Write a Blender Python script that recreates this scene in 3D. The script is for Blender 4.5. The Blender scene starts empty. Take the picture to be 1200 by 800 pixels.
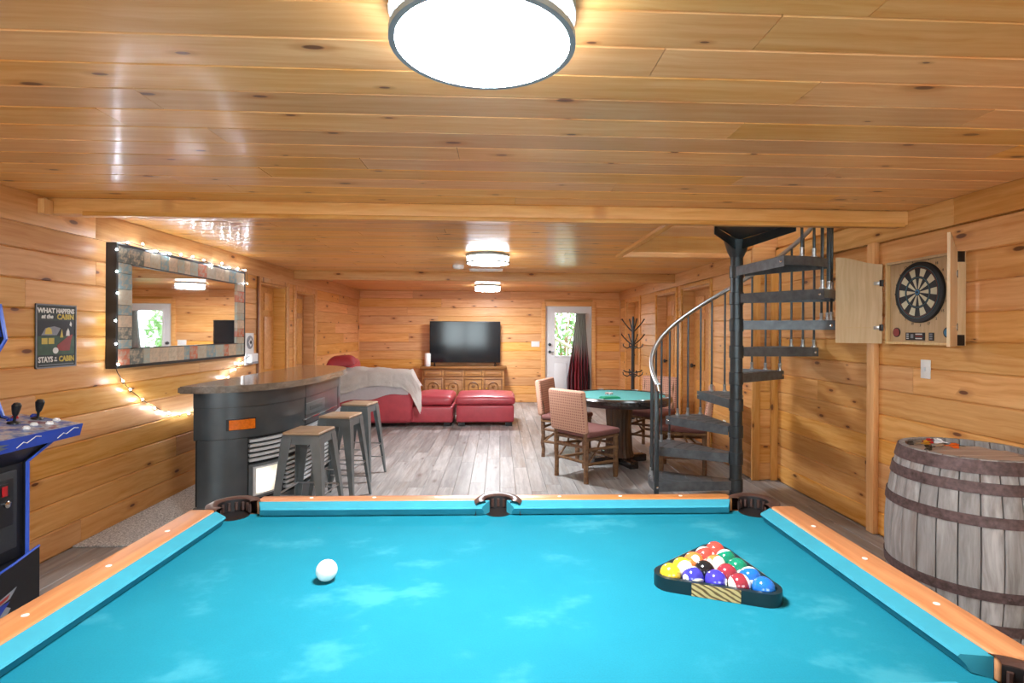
import bpy, bmesh, math, random
from mathutils import Vector, Matrix, Euler, noise
PI = math.pi
R = math.radians
scene = bpy.context.scene
COL = scene.collection
random.seed(7)

# ------------------------------------------------------------------ camera, world, exposure
CAM_H, F_PX, CX, CY, YAW, ROLL = 1.45, 621.0, 612.0, 388.0, R(2.54), 0.005
cam = bpy.data.cameras.new('camera')
cam_o = bpy.data.objects.new('camera', cam)
COL.objects.link(cam_o)
cam.sensor_fit = 'HORIZONTAL'
cam.sensor_width = 36.0
cam.lens = F_PX / 1200.0 * 36.0
cam.shift_x = (600.0 - CX) / 1200.0
cam.shift_y = (CY - 400.0) / 1200.0
cam.clip_start = 0.02
_fw = Vector((math.sin(YAW), math.cos(YAW), 0))
_r0 = Vector((math.cos(YAW), -math.sin(YAW), 0))
_u0 = Vector((0, 0, 1))
_rt = _r0 * math.cos(ROLL) + _u0 * math.sin(ROLL)
_up = -_r0 * math.sin(ROLL) + _u0 * math.cos(ROLL)
M = Matrix.Identity(4)
for i in range(3):
    M[i][0], M[i][1], M[i][2] = _rt[i], _up[i], -_fw[i]
M[2][3] = CAM_H
cam_o.matrix_world = M
scene.camera = cam_o

world = bpy.data.worlds.new('world')
scene.world = world
world.use_nodes = True
bg = world.node_tree.nodes['Background']
bg.inputs[0].default_value = (0.86, 0.94, 1.0, 1)
bg.inputs[1].default_value = 3.2

LAMP_STRENGTH = 52.0
scene.view_settings.view_transform = 'Standard'
scene.view_settings.look = 'None'
scene.view_settings.gamma = 1.0
scene.view_settings.use_curve_mapping = False
scene.view_settings.exposure = 1.9

# ------------------------------------------------------------------ room numbers
XL, XR, XB = -2.82, 2.74, 2.50     # left wall, right wall, right wall of the back half
YN, YF, YS = -1.60, 10.80, 5.10    # near wall, far wall, step in the right wall
ZC = 2.26
HOLE = (1.25, 3.50, 5.55)          # stairwell: x from, y from, y to

# ------------------------------------------------------------------ materials
def srgb(c):
    if isinstance(c, str):
        c = [int(c[i:i + 2], 16) / 255 for i in (0, 2, 4)]
    return tuple((v / 12.92 if v <= 0.04045 else ((v + 0.055) / 1.055) ** 2.4) for v in c) + (1,)

class NT:
    def __init__(s, name):
        s.m = bpy.data.materials.new(name)
        s.m.use_nodes = True
        s.t = s.m.node_tree
        s.p = s.t.nodes['Principled BSDF']
        s.out = s.t.nodes['Material Output']
    def n(s, typ, **kw):
        nd = s.t.nodes.new(typ)
        ins = kw.pop('ins', {})
        for k, v in kw.items():
            setattr(nd, k, v)
        for k, v in ins.items():
            s.set(nd.inputs[k], v)
        return nd
    def set(s, sock, v):
        if isinstance(v, bpy.types.NodeSocket):
            s.t.links.new(v, sock)
        else:
            sock.default_value = v
    def math(s, op, a, b=0.0, c=None, clamp=False):
        nd = s.n('ShaderNodeMath', operation=op, use_clamp=clamp)
        s.set(nd.inputs[0], a); s.set(nd.inputs[1], b)
        if c is not None: s.set(nd.inputs[2], c)
        return nd.outputs[0]
    def mix(s, f, a, b, blend='MIX'):
        nd = s.n('ShaderNodeMix', data_type='RGBA', blend_type=blend)
        s.set(nd.inputs[0], f); s.set(nd.inputs[6], a); s.set(nd.inputs[7], b)
        return nd.outputs[2]
    def ramp(s, f, stops, interp='LINEAR'):
        nd = s.n('ShaderNodeValToRGB')
        cr = nd.color_ramp
        cr.interpolation = interp
        while len(cr.elements) < len(stops): cr.elements.new(0.5)
        for e, (p, c) in zip(cr.elements, stops):
            e.position = p; e.color = c if len(c) == 4 else srgb(c)
        s.set(nd.inputs[0], f)
        return nd.outputs[0]
    def smooth(s, v, a, b, lo=0.0, hi=1.0):
        nd = s.n('ShaderNodeMapRange', interpolation_type='SMOOTHSTEP')
        for i, x in enumerate((v, a, b, lo, hi)): s.set(nd.inputs[i], x)
        return nd.outputs[0]
    def obj(s):
        return s.n('ShaderNodeTexCoord').outputs['Object']
    def rnd(s):
        return s.n('ShaderNodeObjectInfo').outputs['Random']
    def noise(s, vec, scale, detail=3, rough=0.55):
        return s.n('ShaderNodeTexNoise', ins={'Vector': vec, 'Scale': scale, 'Detail': detail, 'Roughness': rough}).outputs['Fac']
    def vmul(s, v, xyz):
        nd = s.n('ShaderNodeVectorMath', operation='MULTIPLY')
        s.set(nd.inputs[0], v); nd.inputs[1].default_value = xyz
        return nd.outputs[0]
    def bump(s, h, dist=0.002, strength=0.5):
        nd = s.n('ShaderNodeBump', ins={'Height': h, 'Distance': dist, 'Strength': strength})
        s.t.links.new(nd.outputs[0], s.p.inputs['Normal'])
    def base(s, c): s.set(s.p.inputs['Base Color'], c)
    def rough(s, v): s.set(s.p.inputs['Roughness'], v)

def plain(name, col, rough=0.5, metal=0.0, var=0.06, vscale=30, bump=0.0, spec=None, coat=0.0):
    t = NT(name)
    c = srgb(col)
    if var:
        nz = t.noise(t.obj(), vscale, 3)
        dark = tuple(x * (1 - var * 2.2) for x in c[:3]) + (1,)
        lite = tuple(min(1, x * (1 + var * 1.6)) for x in c[:3]) + (1,)
        t.base(t.mix(nz, dark, lite))
        if bump: t.bump(nz, bump, 0.6)
    else:
        t.base(c)
    t.rough(rough)
    t.p.inputs['Metallic'].default_value = metal
    if spec is not None: t.p.inputs['Specular IOR Level'].default_value = spec
    if coat:
        t.p.inputs['Coat Weight'].default_value = coat
        t.p.inputs['Coat Roughness'].default_value = 0.15
    return t.m

def emit(name, col, strength):
    t = NT(name)
    t.base(srgb(col))
    t.p.inputs['Emission Color'].default_value = srgb(col)
    t.p.inputs['Emission Strength'].default_value = strength
    return t.m

def wood(name, light, dark, knots=0.45, rough=0.34, grain=(1.6, 34, 34), tone=0.35, knotcol='5c2d18', coat=0.0, kscale=(2.6, 7.0), streak=0.0, streakcol='8a5a3a', vlo=0.86, vr=0.24):
    """local x runs along the grain, local y across it"""
    t = NT(name)
    rnd = t.rnd()
    off = t.n('ShaderNodeCombineXYZ', ins={0: t.math('MULTIPLY', rnd, 97.3), 1: t.math('MULTIPLY', rnd, 61.7), 2: t.math('MULTIPLY', rnd, 23.1)}).outputs[0]
    add = t.n('ShaderNodeVectorMath', operation='ADD')
    t.set(add.inputs[0], t.obj()); t.set(add.inputs[1], off)
    v = add.outputs[0]
    warp = t.noise(v, 3.0, 2)
    sep = t.n('ShaderNodeSeparateXYZ', ins={0: v})
    yw = t.math('ADD', sep.outputs[1], t.math('MULTIPLY', warp, 0.05))
    zw = t.math('ADD', sep.outputs[2], t.math('MULTIPLY', warp, 0.05))
    vw = t.n('ShaderNodeCombineXYZ', ins={0: sep.outputs[0], 1: yw, 2: zw}).outputs[0]
    g = t.noise(t.vmul(vw, grain), 1.0, 5, 0.6)
    g2 = t.noise(t.vmul(v, (0.7, 5, 5)), 1.0, 2)
    c = t.ramp(g, [(0.3, srgb(dark)), (0.68, srgb(light))])
    ld = tuple(x * 0.86 for x in srgb(dark)[:3]) + (1,)
    c = t.mix(t.math('MULTIPLY', t.smooth(g2, 0.45, 0.75), tone), c, ld)
    rr = t.math('FRACT', t.math('MULTIPLY', rnd, 7.77))
    hsv = t.n('ShaderNodeHueSaturation', ins={'Hue': t.math('ADD', 0.496, t.math('MULTIPLY', rr, 0.008)),
              'Saturation': t.math('ADD', 0.92, t.math('MULTIPLY', rr, 0.14)),
              'Value': t.math('ADD', vlo, t.math('MULTIPLY', t.math('FRACT', t.math('MULTIPLY', rnd, 13.3)), vr)), 'Color': c})
    c = hsv.outputs[0]
    if streak:
        s_ = t.noise(t.vmul(v, (1.1, 12, 12)), 1.0, 4, 0.65)
        c = t.mix(t.math('MULTIPLY', t.smooth(s_, 0.52, 0.68), streak), c, srgb(streakcol))
    if knots:
        vo = t.n('ShaderNodeTexVoronoi', voronoi_dimensions='2D', feature='F1', ins={'Vector': t.vmul(v, kscale + (0,)), 'Scale': 1.0})
        dist, vcol = vo.outputs['Distance'], vo.outputs['Color']
        vs = t.n('ShaderNodeSeparateColor', ins={0: vcol})
        gate = t.math('LESS_THAN', vs.outputs[0], knots)
        size = t.math('ADD', 0.03, t.math('MULTIPLY', vs.outputs[1], 0.085))
        d2 = t.math('ADD', dist, t.math('MULTIPLY', t.math('SUBTRACT', warp, 0.5), 0.05))
        core = t.math('MULTIPLY', t.smooth(d2, size, t.math('MULTIPLY', size, 0.6)), gate)
        halo = t.math('MULTIPLY', t.smooth(d2, t.math('MULTIPLY', size, 2.6), size), gate)
        hc = tuple(a * b for a, b in zip(srgb(dark)[:3], (0.72, 0.55, 0.5))) + (1,)
        c = t.mix(t.math('MULTIPLY', halo, 0.5), c, hc)
        c = t.mix(t.math('MULTIPLY', core, 0.88), c, srgb(knotcol))
    t.base(c)
    t.rough(t.math('ADD', rough, t.math('MULTIPLY', g, 0.10)))
    t.bump(g, 0.0012, 0.35)
    if coat:
        t.p.inputs['Coat Weight'].default_value = coat
        t.p.inputs['Coat Roughness'].default_value = 0.12
    return t.m

MAT = {}
MAT['pine'] = wood('pine_wall', 'f1bb78', 'd89246', knots=0.34, rough=0.36)
MAT['pine_ceiling'] = wood('pine_ceiling', 'f6c280', 'e29a48', knots=0.40, rough=0.27, coat=0.25)
MAT['pine_trim'] = wood('pine_trim', 'f1bd79', 'd79448', knots=0.25, rough=0.35)
MAT['pine_dark'] = wood('pine_door', 'e8b06a', 'cb863f', knots=0.3, rough=0.35)
MAT['floor'] = wood('grey_plank', 'bbb8b5', '8b8785', knots=0.10, rough=0.34, grain=(2.2, 26, 26), tone=0.5, knotcol='6b625b', streak=0.55, streakcol='857567', vlo=0.72, vr=0.34)
MAT['rail_wood'] = wood('table_rail_wood', 'c98a5c', 'a8683e', knots=0, rough=0.3, tone=0.3)
MAT['console'] = wood('console_wood', 'c08a52', '8d5f34', knots=0, rough=0.4)
MAT['console_dark'] = wood('console_moulding', '98683b', '6b4524', knots=0, rough=0.4)
MAT['log'] = wood('rustic_log', '8f6a48', '5b3d26', knots=0.5, rough=0.55, kscale=(9, 20))
MAT['pedestal'] = wood('pedestal_wood', '6d4a31', '33231a', knots=0, rough=0.4, grain=(30, 30, 1.5))
MAT['seat_wood'] = wood('stool_seat_wood', 'b99d82', '8e735b', knots=0, rough=0.4)
MAT['counter'] = wood('counter_top', '8a7b6b', '665a4d', knots=0, rough=0.14, tone=0.4, coat=0.6)
MAT['stave'] = wood('barrel_stave', 'b4afac', '827b77', knots=0, rough=0.75, grain=(3, 40, 40), tone=0.55, streak=0.45, streakcol='6a5140')
MAT['head_wood'] = wood('barrel_head', 'c9b4a4', 'a58e7e', knots=0, rough=0.6, tone=0.5)
MAT['maple'] = wood('dart_cabinet_wood', 'edcf9f', 'dcb981', knots=0, rough=0.35, tone=0.25, grain=(2.5, 50, 50))
def rack_mat():
    t = NT('rack_inlay_grain')
    w = t.n('ShaderNodeTexWave', wave_type='BANDS', bands_direction='DIAGONAL', ins={'Vector': t.vmul(t.obj(), (1.0, 1.0, 2.2)), 'Scale': 22.0, 'Distortion': 3.5, 'Detail': 1.0})
    t.base(t.ramp(w.outputs['Fac'], [(0.25, srgb('6b4e28')), (0.55, srgb('c2a76d'))])); t.rough(0.4)
    return t.m
MAT['rack_wood'] = rack_mat()
MAT['white'] = plain('white_paint', 'e8eaec', 0.45, var=0.02)
MAT['white_plastic'] = plain('white_plastic', 'eeeeea', 0.35, var=0.02)
MAT['black_metal'] = plain('black_metal', '464d51', 0.36, 0.55, var=0.15, vscale=14)
MAT['tread'] = plain('worn_black_tread', '666b6f', 0.42, 0.45, var=0.3, vscale=18, bump=0.001)
MAT['steel'] = plain('galvanised_steel', 'b9bcbf', 0.3, 0.9, var=0.1)
MAT['chrome'] = plain('chrome', 'd8dadc', 0.12, 1.0, var=0.04)
MAT['bright_trim'] = plain('bright_grille_metal', 'd9dbdc', 0.3, 0.45, var=0.05)
MAT['gunmetal'] = plain('gunmetal', '7b8285', 0.36, 0.75, var=0.12, vscale=12)
MAT['stool_metal'] = plain('stool_metal', '848c8e', 0.34, 0.7, var=0.12, vscale=10)
MAT['black'] = plain('black_plastic', '17181a', 0.35, var=0.08)
MAT['screen'] = plain('black_screen', '16181b', 0.10, var=0)
MAT['red_leather'] = plain('red_leather', 'b64650', 0.36, var=0.12, vscale=9, bump=0.003)
MAT['pillow_red'] = plain('red_pillow', 'a8363d', 0.6, var=0.15, vscale=60, bump=0.001)
MAT['maroon'] = plain('maroon_cushion', '7c4f4a', 0.75, var=0.1, vscale=80)
MAT['dark_bronze'] = plain('lamp_ring', '93a2ab', 0.4, 0.3, var=0.05)
MAT['rust'] = plain('rusty_hoop', '6b5654', 0.6, 0.5, var=0.45, vscale=45, bump=0.0015)
MAT['pocket'] = plain('pocket_leather', '4a332c', 0.35, var=0.3, vscale=40, bump=0.001)
MAT['pocket_dark'] = plain('pocket_liner', '1a1413', 0.5, var=0.1)
MAT['orange_lens'] = plain('orange_lens', 'e8731c', 0.15, var=0.2, vscale=60, coat=0.5)
def headlamp_mat():
    t = NT('headlamp_glass')
    v = t.obj()
    sep = t.n('ShaderNodeSeparateXYZ', ins={0: v})
    ribs = t.math('SINE', t.math('MULTIPLY', sep.outputs[1], 300))
    n = t.noise(v, 5, 1)
    c = t.mix(t.smooth(n, 0.35, 0.65), srgb('d9d3c0'), srgb('fff4dc'))
    t.base(c); t.rough(0.12); t.bump(ribs, 0.001, 0.4)
    t.set(t.p.inputs['Emission Color'], c)
    t.set(t.p.inputs['Emission Strength'], t.math('MULTIPLY', t.smooth(n, 0.3, 0.7), 0.35))
    return t.m
MAT['headlight'] = headlamp_mat()
MAT['lamp'] = emit('lamp_diffuser', 'f4f9ff', LAMP_STRENGTH)
MAT['lamp_side'] = emit('lamp_side_diffuser', 'f4f9ff', 7.0)
MAT['bulb'] = emit('fairy_bulb', 'eaf4ff', 120.0)
MAT['wire'] = plain('dark_wire', '1d2422', 0.5, var=0)
MAT['green_felt'] = plain('poker_felt', '5aa8a6', 0.85, var=0.08, vscale=50)
MAT['green_cloth'] = plain('green_cloth', '0d8a63', 0.8, var=0.1)
MAT['poker_rim'] = plain('dark_table_rim', '2c2523', 0.22, var=0.15, coat=0.4)
MAT['blue_side'] = plain('arcade_blue', '2347b5', 0.3, var=0.15, vscale=6)
MAT['blue_trim'] = plain('arcade_blue_trim', '3b62d6', 0.3, var=0.03)
MAT['arcade_black'] = plain('arcade_black', '1c1d22', 0.38, var=0.1)
MAT['coin_plate'] = plain('coin_door_plate', '34373a', 0.45, var=0.12, vscale=60)
MAT['red_button'] = plain('red_button', 'b8242a', 0.25, var=0)
MAT['white_button'] = plain('white_button', 'f0f0f0', 0.25, var=0)
MAT['blue_button'] = plain('blue_button', '2a49c8', 0.25, var=0)
MAT['amber'] = plain('amber', 'd9a02c', 0.4, var=0.1)
MAT['orange'] = plain('orange_plastic', 'd9641e', 0.35, var=0.1)
MAT['white_txt'] = plain('white_print', 'efefe9', 0.5, var=0.05)
MAT['yellow_txt'] = plain('yellow_print', 'd9c157', 0.5, var=0.08)
MAT['red_print'] = plain('red_print', '9c3a35', 0.5, var=0.15)
MAT['grey_print'] = plain('grey_print', '8d929a', 0.5, var=0.15)
MAT['green_print'] = plain('green_print', '3c5a44', 0.5, var=0.2)
MAT['dark_green_print'] = plain('sign_dark_green', '2b3836', 0.45, var=0.25, vscale=25)
MAT['dark_print'] = plain('dark_print', '20242b', 0.5, var=0.05)
MAT['cushion_cloth'] = plain('rail_cloth', '2b8b9d', 0.8, var=0.08, vscale=16)
MAT['pearl'] = plain('pearl_sight', 'e8e4da', 0.3, var=0)
MAT['dart_black'] = plain('dartboard_black', '1e2023', 0.55, var=0.1)
MAT['dart_cream'] = plain('dartboard_cream', 'dcd6b8', 0.6, var=0.05)
MAT['dart_wire'] = plain('dartboard_wire', '7f4b46', 0.5, var=0.05)
MAT['dart_wire2'] = plain('dartboard_wire_blue', '4a7a86', 0.5, var=0.05)
MAT['dart_blue'] = plain('dartboard_bull', '3d7fa8', 0.5, var=0.05)
MAT['deck_wood'] = plain('deck_wood', '9d9a8e', 0.7, var=0.1)

def felt_mat():
    t = NT('blue_felt')
    v = t.obj()
    fine = t.noise(v, 260, 2)
    big = t.noise(v, 2.3, 5, 0.62)
    mid = t.noise(t.vmul(v, (1, 1.4, 1)), 4.2, 4, 0.6)
    chalk = t.math('MULTIPLY', t.smooth(mid, 0.52, 0.68), t.smooth(big, 0.42, 0.58))
    c = t.mix(fine, srgb('07697a'), srgb('0b778a'))
    c = t.mix(t.math('MULTIPLY', t.smooth(big, 0.35, 0.7), 0.25), c, srgb('1c8595'))
    c = t.mix(t.math('MULTIPLY', chalk, 0.30), c, srgb('53a4b0'))
    t.base(c); t.rough(0.85)
    t.p.inputs['Specular IOR Level'].default_value = 0.25
    t.bump(fine, 0.0005, 0.4)
    return t.m
MAT['felt'] = felt_mat()

def rug_mat():
    t = NT('grey_carpet')
    v = t.obj()
    a = t.noise(v, 85, 4, 0.8); b = t.noise(v, 22, 3)
    t.base(t.ramp(a, [(0.35, srgb('6f7274')), (0.62, srgb('f6f6f4'))]))
    t.rough(0.95); t.bump(t.math('ADD', a, b), 0.006, 0.8)
    return t.m
MAT['carpet'] = rug_mat()

def pattern_mat():
    t = NT('patterned_upholstery')
    v = t.vmul(t.obj(), (1, 1, 1))
    sep = t.n('ShaderNodeSeparateXYZ', ins={0: v})
    a = t.math('SINE', t.math('MULTIPLY', t.math('ADD', sep.outputs[1], sep.outputs[2]), 120))
    b = t.math('SINE', t.math('MULTIPLY', t.math('SUBTRACT', sep.outputs[1], sep.outputs[2]), 120))
    d = t.smooth(t.math('MULTIPLY', a, b), 0.1, 0.5)
    c = t.mix(t.math('MULTIPLY', d, 0.8), srgb('d3a48b'), srgb('9c5f55'))
    t.base(c); t.rough(0.85)
    return t.m
MAT['pattern'] = pattern_mat()

def curtain_mat():
    t = NT('ombre_curtain')
    sep = t.n('ShaderNodeSeparateXYZ', ins={0: t.obj()})
    st = t.noise(t.n('ShaderNodeCombineXYZ', ins={0: t.math('MULTIPLY', sep.outputs[0], 16)}).outputs[0], 1.0, 1)
    low = t.ramp(st, [(0.4, srgb('2a2022')), (0.5, srgb('b0404a')), (0.62, srgb('735058'))], 'EASE')
    t.base(t.mix(t.smooth(sep.outputs[2], 0.75, 1.3), low, srgb('a09c96')))
    t.rough(0.85)
    return t.m
MAT['curtain'] = curtain_mat()

def blanket_mat():
    t = NT('fluffy_blanket')
    a = t.noise(t.obj(), 55, 4, 0.7)
    t.base(t.mix(a, srgb('ebe5dc'), srgb('fffdfa'))); t.rough(0.95)
    t.bump(a, 0.012, 0.7)
    return t.m
MAT['blanket'] = blanket_mat()

def tile_mat():
    t = NT('frame_patchwork')
    rnd = t.rnd()
    c = t.ramp(rnd, [(0.0, srgb('d2bfa6')), (0.16, srgb('a9b3a8')), (0.3, srgb('c9775c')), (0.42, srgb('bdb5a2')), (0.58, srgb('9a564a')), (0.68, srgb('86a0a4')), (0.8, srgb('d0b79c')), (0.93, srgb('6d726d'))], 'CONSTANT')
    n = t.noise(t.obj(), 14, 4, 0.7)
    c = t.mix(t.smooth(n, 0.45, 0.65), c, srgb('b8a993'))
    t.base(c); t.rough(0.25)
    return t.m
MAT['tiles'] = tile_mat()

def mirror_mat():
    t = NT('mirror_glass')
    t.base((0.86, 0.88, 0.87, 1)); t.rough(0.02); t.p.inputs['Metallic'].default_value = 1
    return t.m
MAT['mirror'] = mirror_mat()

def glass_mat():
    t = NT('window_glass')
    tr = t.n('ShaderNodeBsdfTransparent', ins={0: (0.95, 0.98, 0.97, 1)})
    gl = t.n('ShaderNodeBsdfGlossy', ins={'Roughness': 0.02})
    fr = t.n('ShaderNodeFresnel', ins={0: 1.45})
    mx = t.n('ShaderNodeMixShader', ins={0: fr.outputs[0], 1: tr.outputs[0], 2: gl.outputs[0]})
    t.t.links.new(mx.outputs[0], t.out.inputs['Surface'])
    return t.m
MAT['glass'] = glass_mat()

def leaf_mat():
    t = NT('leaves')
    n = t.noise(t.obj(), 9, 3)
    t.base(t.mix(n, srgb('2c4d24'), srgb('7fa860'))); t.rough(0.6)
    t.p.inputs['Transmission Weight'].default_value = 0.0
    return t.m
MAT['leaf'] = leaf_mat()

def deck_art_mat():
    t = NT('control_deck_art')
    n = t.noise(t.obj(), 13, 4, 0.6)
    t.base(t.ramp(n, [(0.3, srgb('2b3fae')), (0.45, srgb('7f8fb8')), (0.55, srgb('b9b9c2')), (0.66, srgb('8a4a58')), (0.75, srgb('3b55c4'))]))
    t.rough(0.25)
    return t.m
MAT['deck_art'] = deck_art_mat()

def ball_mat(name, col, stripe=False):
    t = NT(name)
    if stripe:
        sep = t.n('ShaderNodeSeparateXYZ', ins={0: t.obj()})
        t.base(t.mix(t.math('GREATER_THAN', t.math('ABSOLUTE', sep.outputs[2]), 0.0165), srgb(col), srgb('ece6d6')))
    else:
        t.base(srgb(col))
    t.rough(0.12)
    t.p.inputs['Coat Weight'].default_value = 0.5
    t.p.inputs['Coat Roughness'].default_value = 0.05
    return t.m

# ------------------------------------------------------------------ mesh helpers
def box(bm, x0, x1, y0, y1, z0, z1, bev=0.0, seg=2):
    vs = [bm.verts.new((x, y, z)) for z in (z0, z1) for y in (y0, y1) for x in (x0, x1)]
    fs = [(0, 2, 3, 1), (4, 5, 7, 6), (0, 1, 5, 4), (2, 6, 7, 3), (0, 4, 6, 2), (1, 3, 7, 5)]
    faces = [bm.faces.new([vs[i] for i in f]) for f in fs]
    if bev:
        es = list({e for f in faces for e in f.edges})
        bmesh.ops.bevel(bm, geom=es, offset=bev, segments=seg, profile=0.5, affect='EDGES')
    return vs

def tube(bm, pts, r, n=8, closed=False, cap=True):
    pts = [Vector(p) for p in pts]
    rs = r if isinstance(r, (list, tuple)) else [r] * len(pts)
    rings = []
    prev = None
    m = len(pts)
    for i, p in enumerate(pts):
        if closed:
            d = pts[(i + 1) % m] - pts[i - 1]
        else:
            d = pts[min(i + 1, m - 1)] - pts[max(i - 1, 0)]
        d.normalize()
        if prev is None:
            a = Vector((0, 0, 1)) if abs(d.z) < 0.9 else Vector((1, 0, 0))
            u = d.cross(a).normalized()
        else:
            u = (prev - d * prev.dot(d)).normalized()
        prev = u
        w = d.cross(u)
        rings.append([bm.verts.new(p + (u * math.cos(2 * PI * k / n) + w * math.sin(2 * PI * k / n)) * rs[i]) for k in range(n)])
    for i in range(m if closed else m - 1):
        a, b = rings[i], rings[(i + 1) % m]
        for k in range(n):
            bm.faces.new((a[k], a[(k + 1) % n], b[(k + 1) % n], b[k]))
    if cap and not closed:
        bm.faces.new(rings[0][::-1]); bm.faces.new(rings[-1])
    return rings

def lathe(bm, prof, n=32, c=(0, 0, 0), a0=0, a1=2 * PI, capends=True):
    """prof: (r, z) from bottom to top"""
    full = abs(a1 - a0 - 2 * PI) < 1e-6
    cnt = n if full else n + 1
    rings = []
    for r, z in prof:
        rings.append([bm.verts.new((c[0] + r * math.cos(a0 + (a1 - a0) * k / n), c[1] + r * math.sin(a0 + (a1 - a0) * k / n), c[2] + z)) for k in range(cnt)])
    for a, b in zip(rings, rings[1:]):
        for k in range(n):
            k2 = (k + 1) % cnt
            bm.faces.new((a[k], a[k2], b[k2], b[k]))
    if capends and full:
        if prof[0][0] > 1e-4: bm.faces.new(rings[0][::-1])
        if prof[-1][0] > 1e-4: bm.faces.new(rings[-1])

def prism(bm, poly, z0, z1, xf=None):
    """extrude a 2d outline (ccw) between z0 and z1; xf maps (u,v,w)->xyz"""
    xf = xf or (lambda u, v, w: (u, v, w))
    lo = [bm.verts.new(xf(u, v, z0)) for u, v in poly]
    hi = [bm.verts.new(xf(u, v, z1)) for u, v in poly]
    m = len(poly)
    bm.faces.new(lo[::-1]); bm.faces.new(hi)
    for i in range(m):
        bm.faces.new((lo[i], lo[(i + 1) % m], hi[(i + 1) % m], hi[i]))

def mesh(bm, angle=35):
    bmesh.ops.recalc_face_normals(bm, faces=bm.faces)
    me = bpy.data.meshes.new('m')
    bm.to_mesh(me); bm.free()
    me.polygons.foreach_set('use_smooth', [True] * len(me.polygons))
    me.set_sharp_from_angle(angle=R(angle))
    return me

def obj(name, bm, mat, parent=None, loc=None, rot=None, label=None, angle=35):
    me = bm if isinstance(bm, bpy.types.Mesh) else mesh(bm, angle)
    o = bpy.data.objects.new(name, me)
    if not me.materials:
        me.materials.append(MAT[mat] if isinstance(mat, str) else mat)
    COL.objects.link(o)
    if parent: o.parent = parent
    if loc is not None: o.location = loc
    if rot is not None: o.rotation_euler = rot
    if label: o['label'] = label
    return o

def part(name, mat, parent, fn, *a, loc=None, rot=None, label=None, **k):
    bm = bmesh.new(); fn(bm, *a, **k)
    return obj(name, bm, mat, parent, loc, rot, label)

def tag(o, label, cat, group=None):
    o['label'] = label; o['category'] = cat
    if group: o['group'] = group
    return o

def thing(name, label, cat, loc=(0, 0, 0), rz=0, group=None):
    o = bpy.data.objects.new(name, None)
    COL.objects.link(o)
    o.location = loc; o.rotation_euler = (0, 0, rz)
    o.empty_display_size = 0.1
    return tag(o, label, cat, group)

def struct(name, bm, mat, parent=None, **k):
    o = obj(name, bm, mat, parent, **k)
    o['kind'] = 'structure'
    return o

def dup(root, loc=None, rz=None, label=None):
    r = root.copy(); COL.objects.link(r)
    if loc is not None: r.location = loc
    if rz is not None: r.rotation_euler = (0, 0, rz)
    if label: r['label'] = label
    for ch in list(root.children):
        c = ch.copy(); COL.objects.link(c); c.parent = r
        for g in list(ch.children):
            d = g.copy(); COL.objects.link(d); d.parent = c
    return r

def text_mesh(s, size, depth=0.001, bold=0.0, align='CENTER', shear=0.0):
    cu = bpy.data.curves.new('t', 'FONT')
    cu.body = s; cu.size = size; cu.extrude = depth; cu.offset = bold
    cu.align_x = align; cu.align_y = 'CENTER'; cu.resolution_u = 2; cu.shear = shear
    o = bpy.data.objects.new('t', cu)
    COL.objects.link(o)
    dg = bpy.context.evaluated_depsgraph_get()
    me = bpy.data.meshes.new_from_object(o.evaluated_get(dg))
    bpy.data.objects.remove(o); bpy.data.curves.remove(cu)
    me.materials.clear()
    return me

AX = {  # board frames: columns are local x (length), y (width), z (facing) in world
    'left': ((0, 1, 0), (0, 0, 1), (1, 0, 0)), 'right': ((0, -1, 0), (0, 0, 1), (-1, 0, 0)),
    'far': ((1, 0, 0), (0, 0, 1), (0, -1, 0)), 'near': ((-1, 0, 0), (0, 0, 1), (0, 1, 0)),
    'ceil': ((1, 0, 0), (0, -1, 0), (0, 0, -1)), 'floor': ((0, 1, 0), (-1, 0, 0), (0, 0, 1))}

def board_bm(L, W, T, ch=0.006, gap=0.0012):
    bm = bmesh.new()
    l, w = L / 2 - gap, W / 2 - gap * 0.5
    prof = [(-w, 0), (w, 0), (w, T - ch), (w - ch, T), (-w + ch, T), (-w, T - ch)]
    e = 0.0015
    A = [bm.verts.new((-l, y, z)) for y, z in prof]
    B = [bm.verts.new((l, y, z)) for y, z in prof]
    bm.faces.new(A[::-1]); bm.faces.new(B)
    for i in range(6):
        bm.faces.new((A[i], A[(i + 1) % 6], B[(i + 1) % 6], B[i]))
    return bm

def frame_matrix(side, c):
    a = AX[side]
    m = Matrix.Identity(4)
    for j in range(3):
        for i in range(3):
            m[i][j] = a[j][i]
    m.translation = Vector(c)
    return m

def board(parent, side, c, L, W, T=0.018, mat='pine', name='wall_board', ch=0.008):
    me = mesh(board_bm(L, W, T, ch), 20)
    o = obj(name, me, mat, parent)
    o.matrix_basis = frame_matrix(side, c)
    return o

def split(u0, u1, rnd, lo=1.9, hi=3.8):
    cuts = [u0]
    while True:
        n = cuts[-1] + rnd.uniform(lo, hi) * (0.5 if len(cuts) == 1 and rnd.random() < .6 else 1)
        if n > u1 - 0.5: break
        cuts.append(n)
    cuts.append(u1)
    return list(zip(cuts, cuts[1:]))

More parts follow.
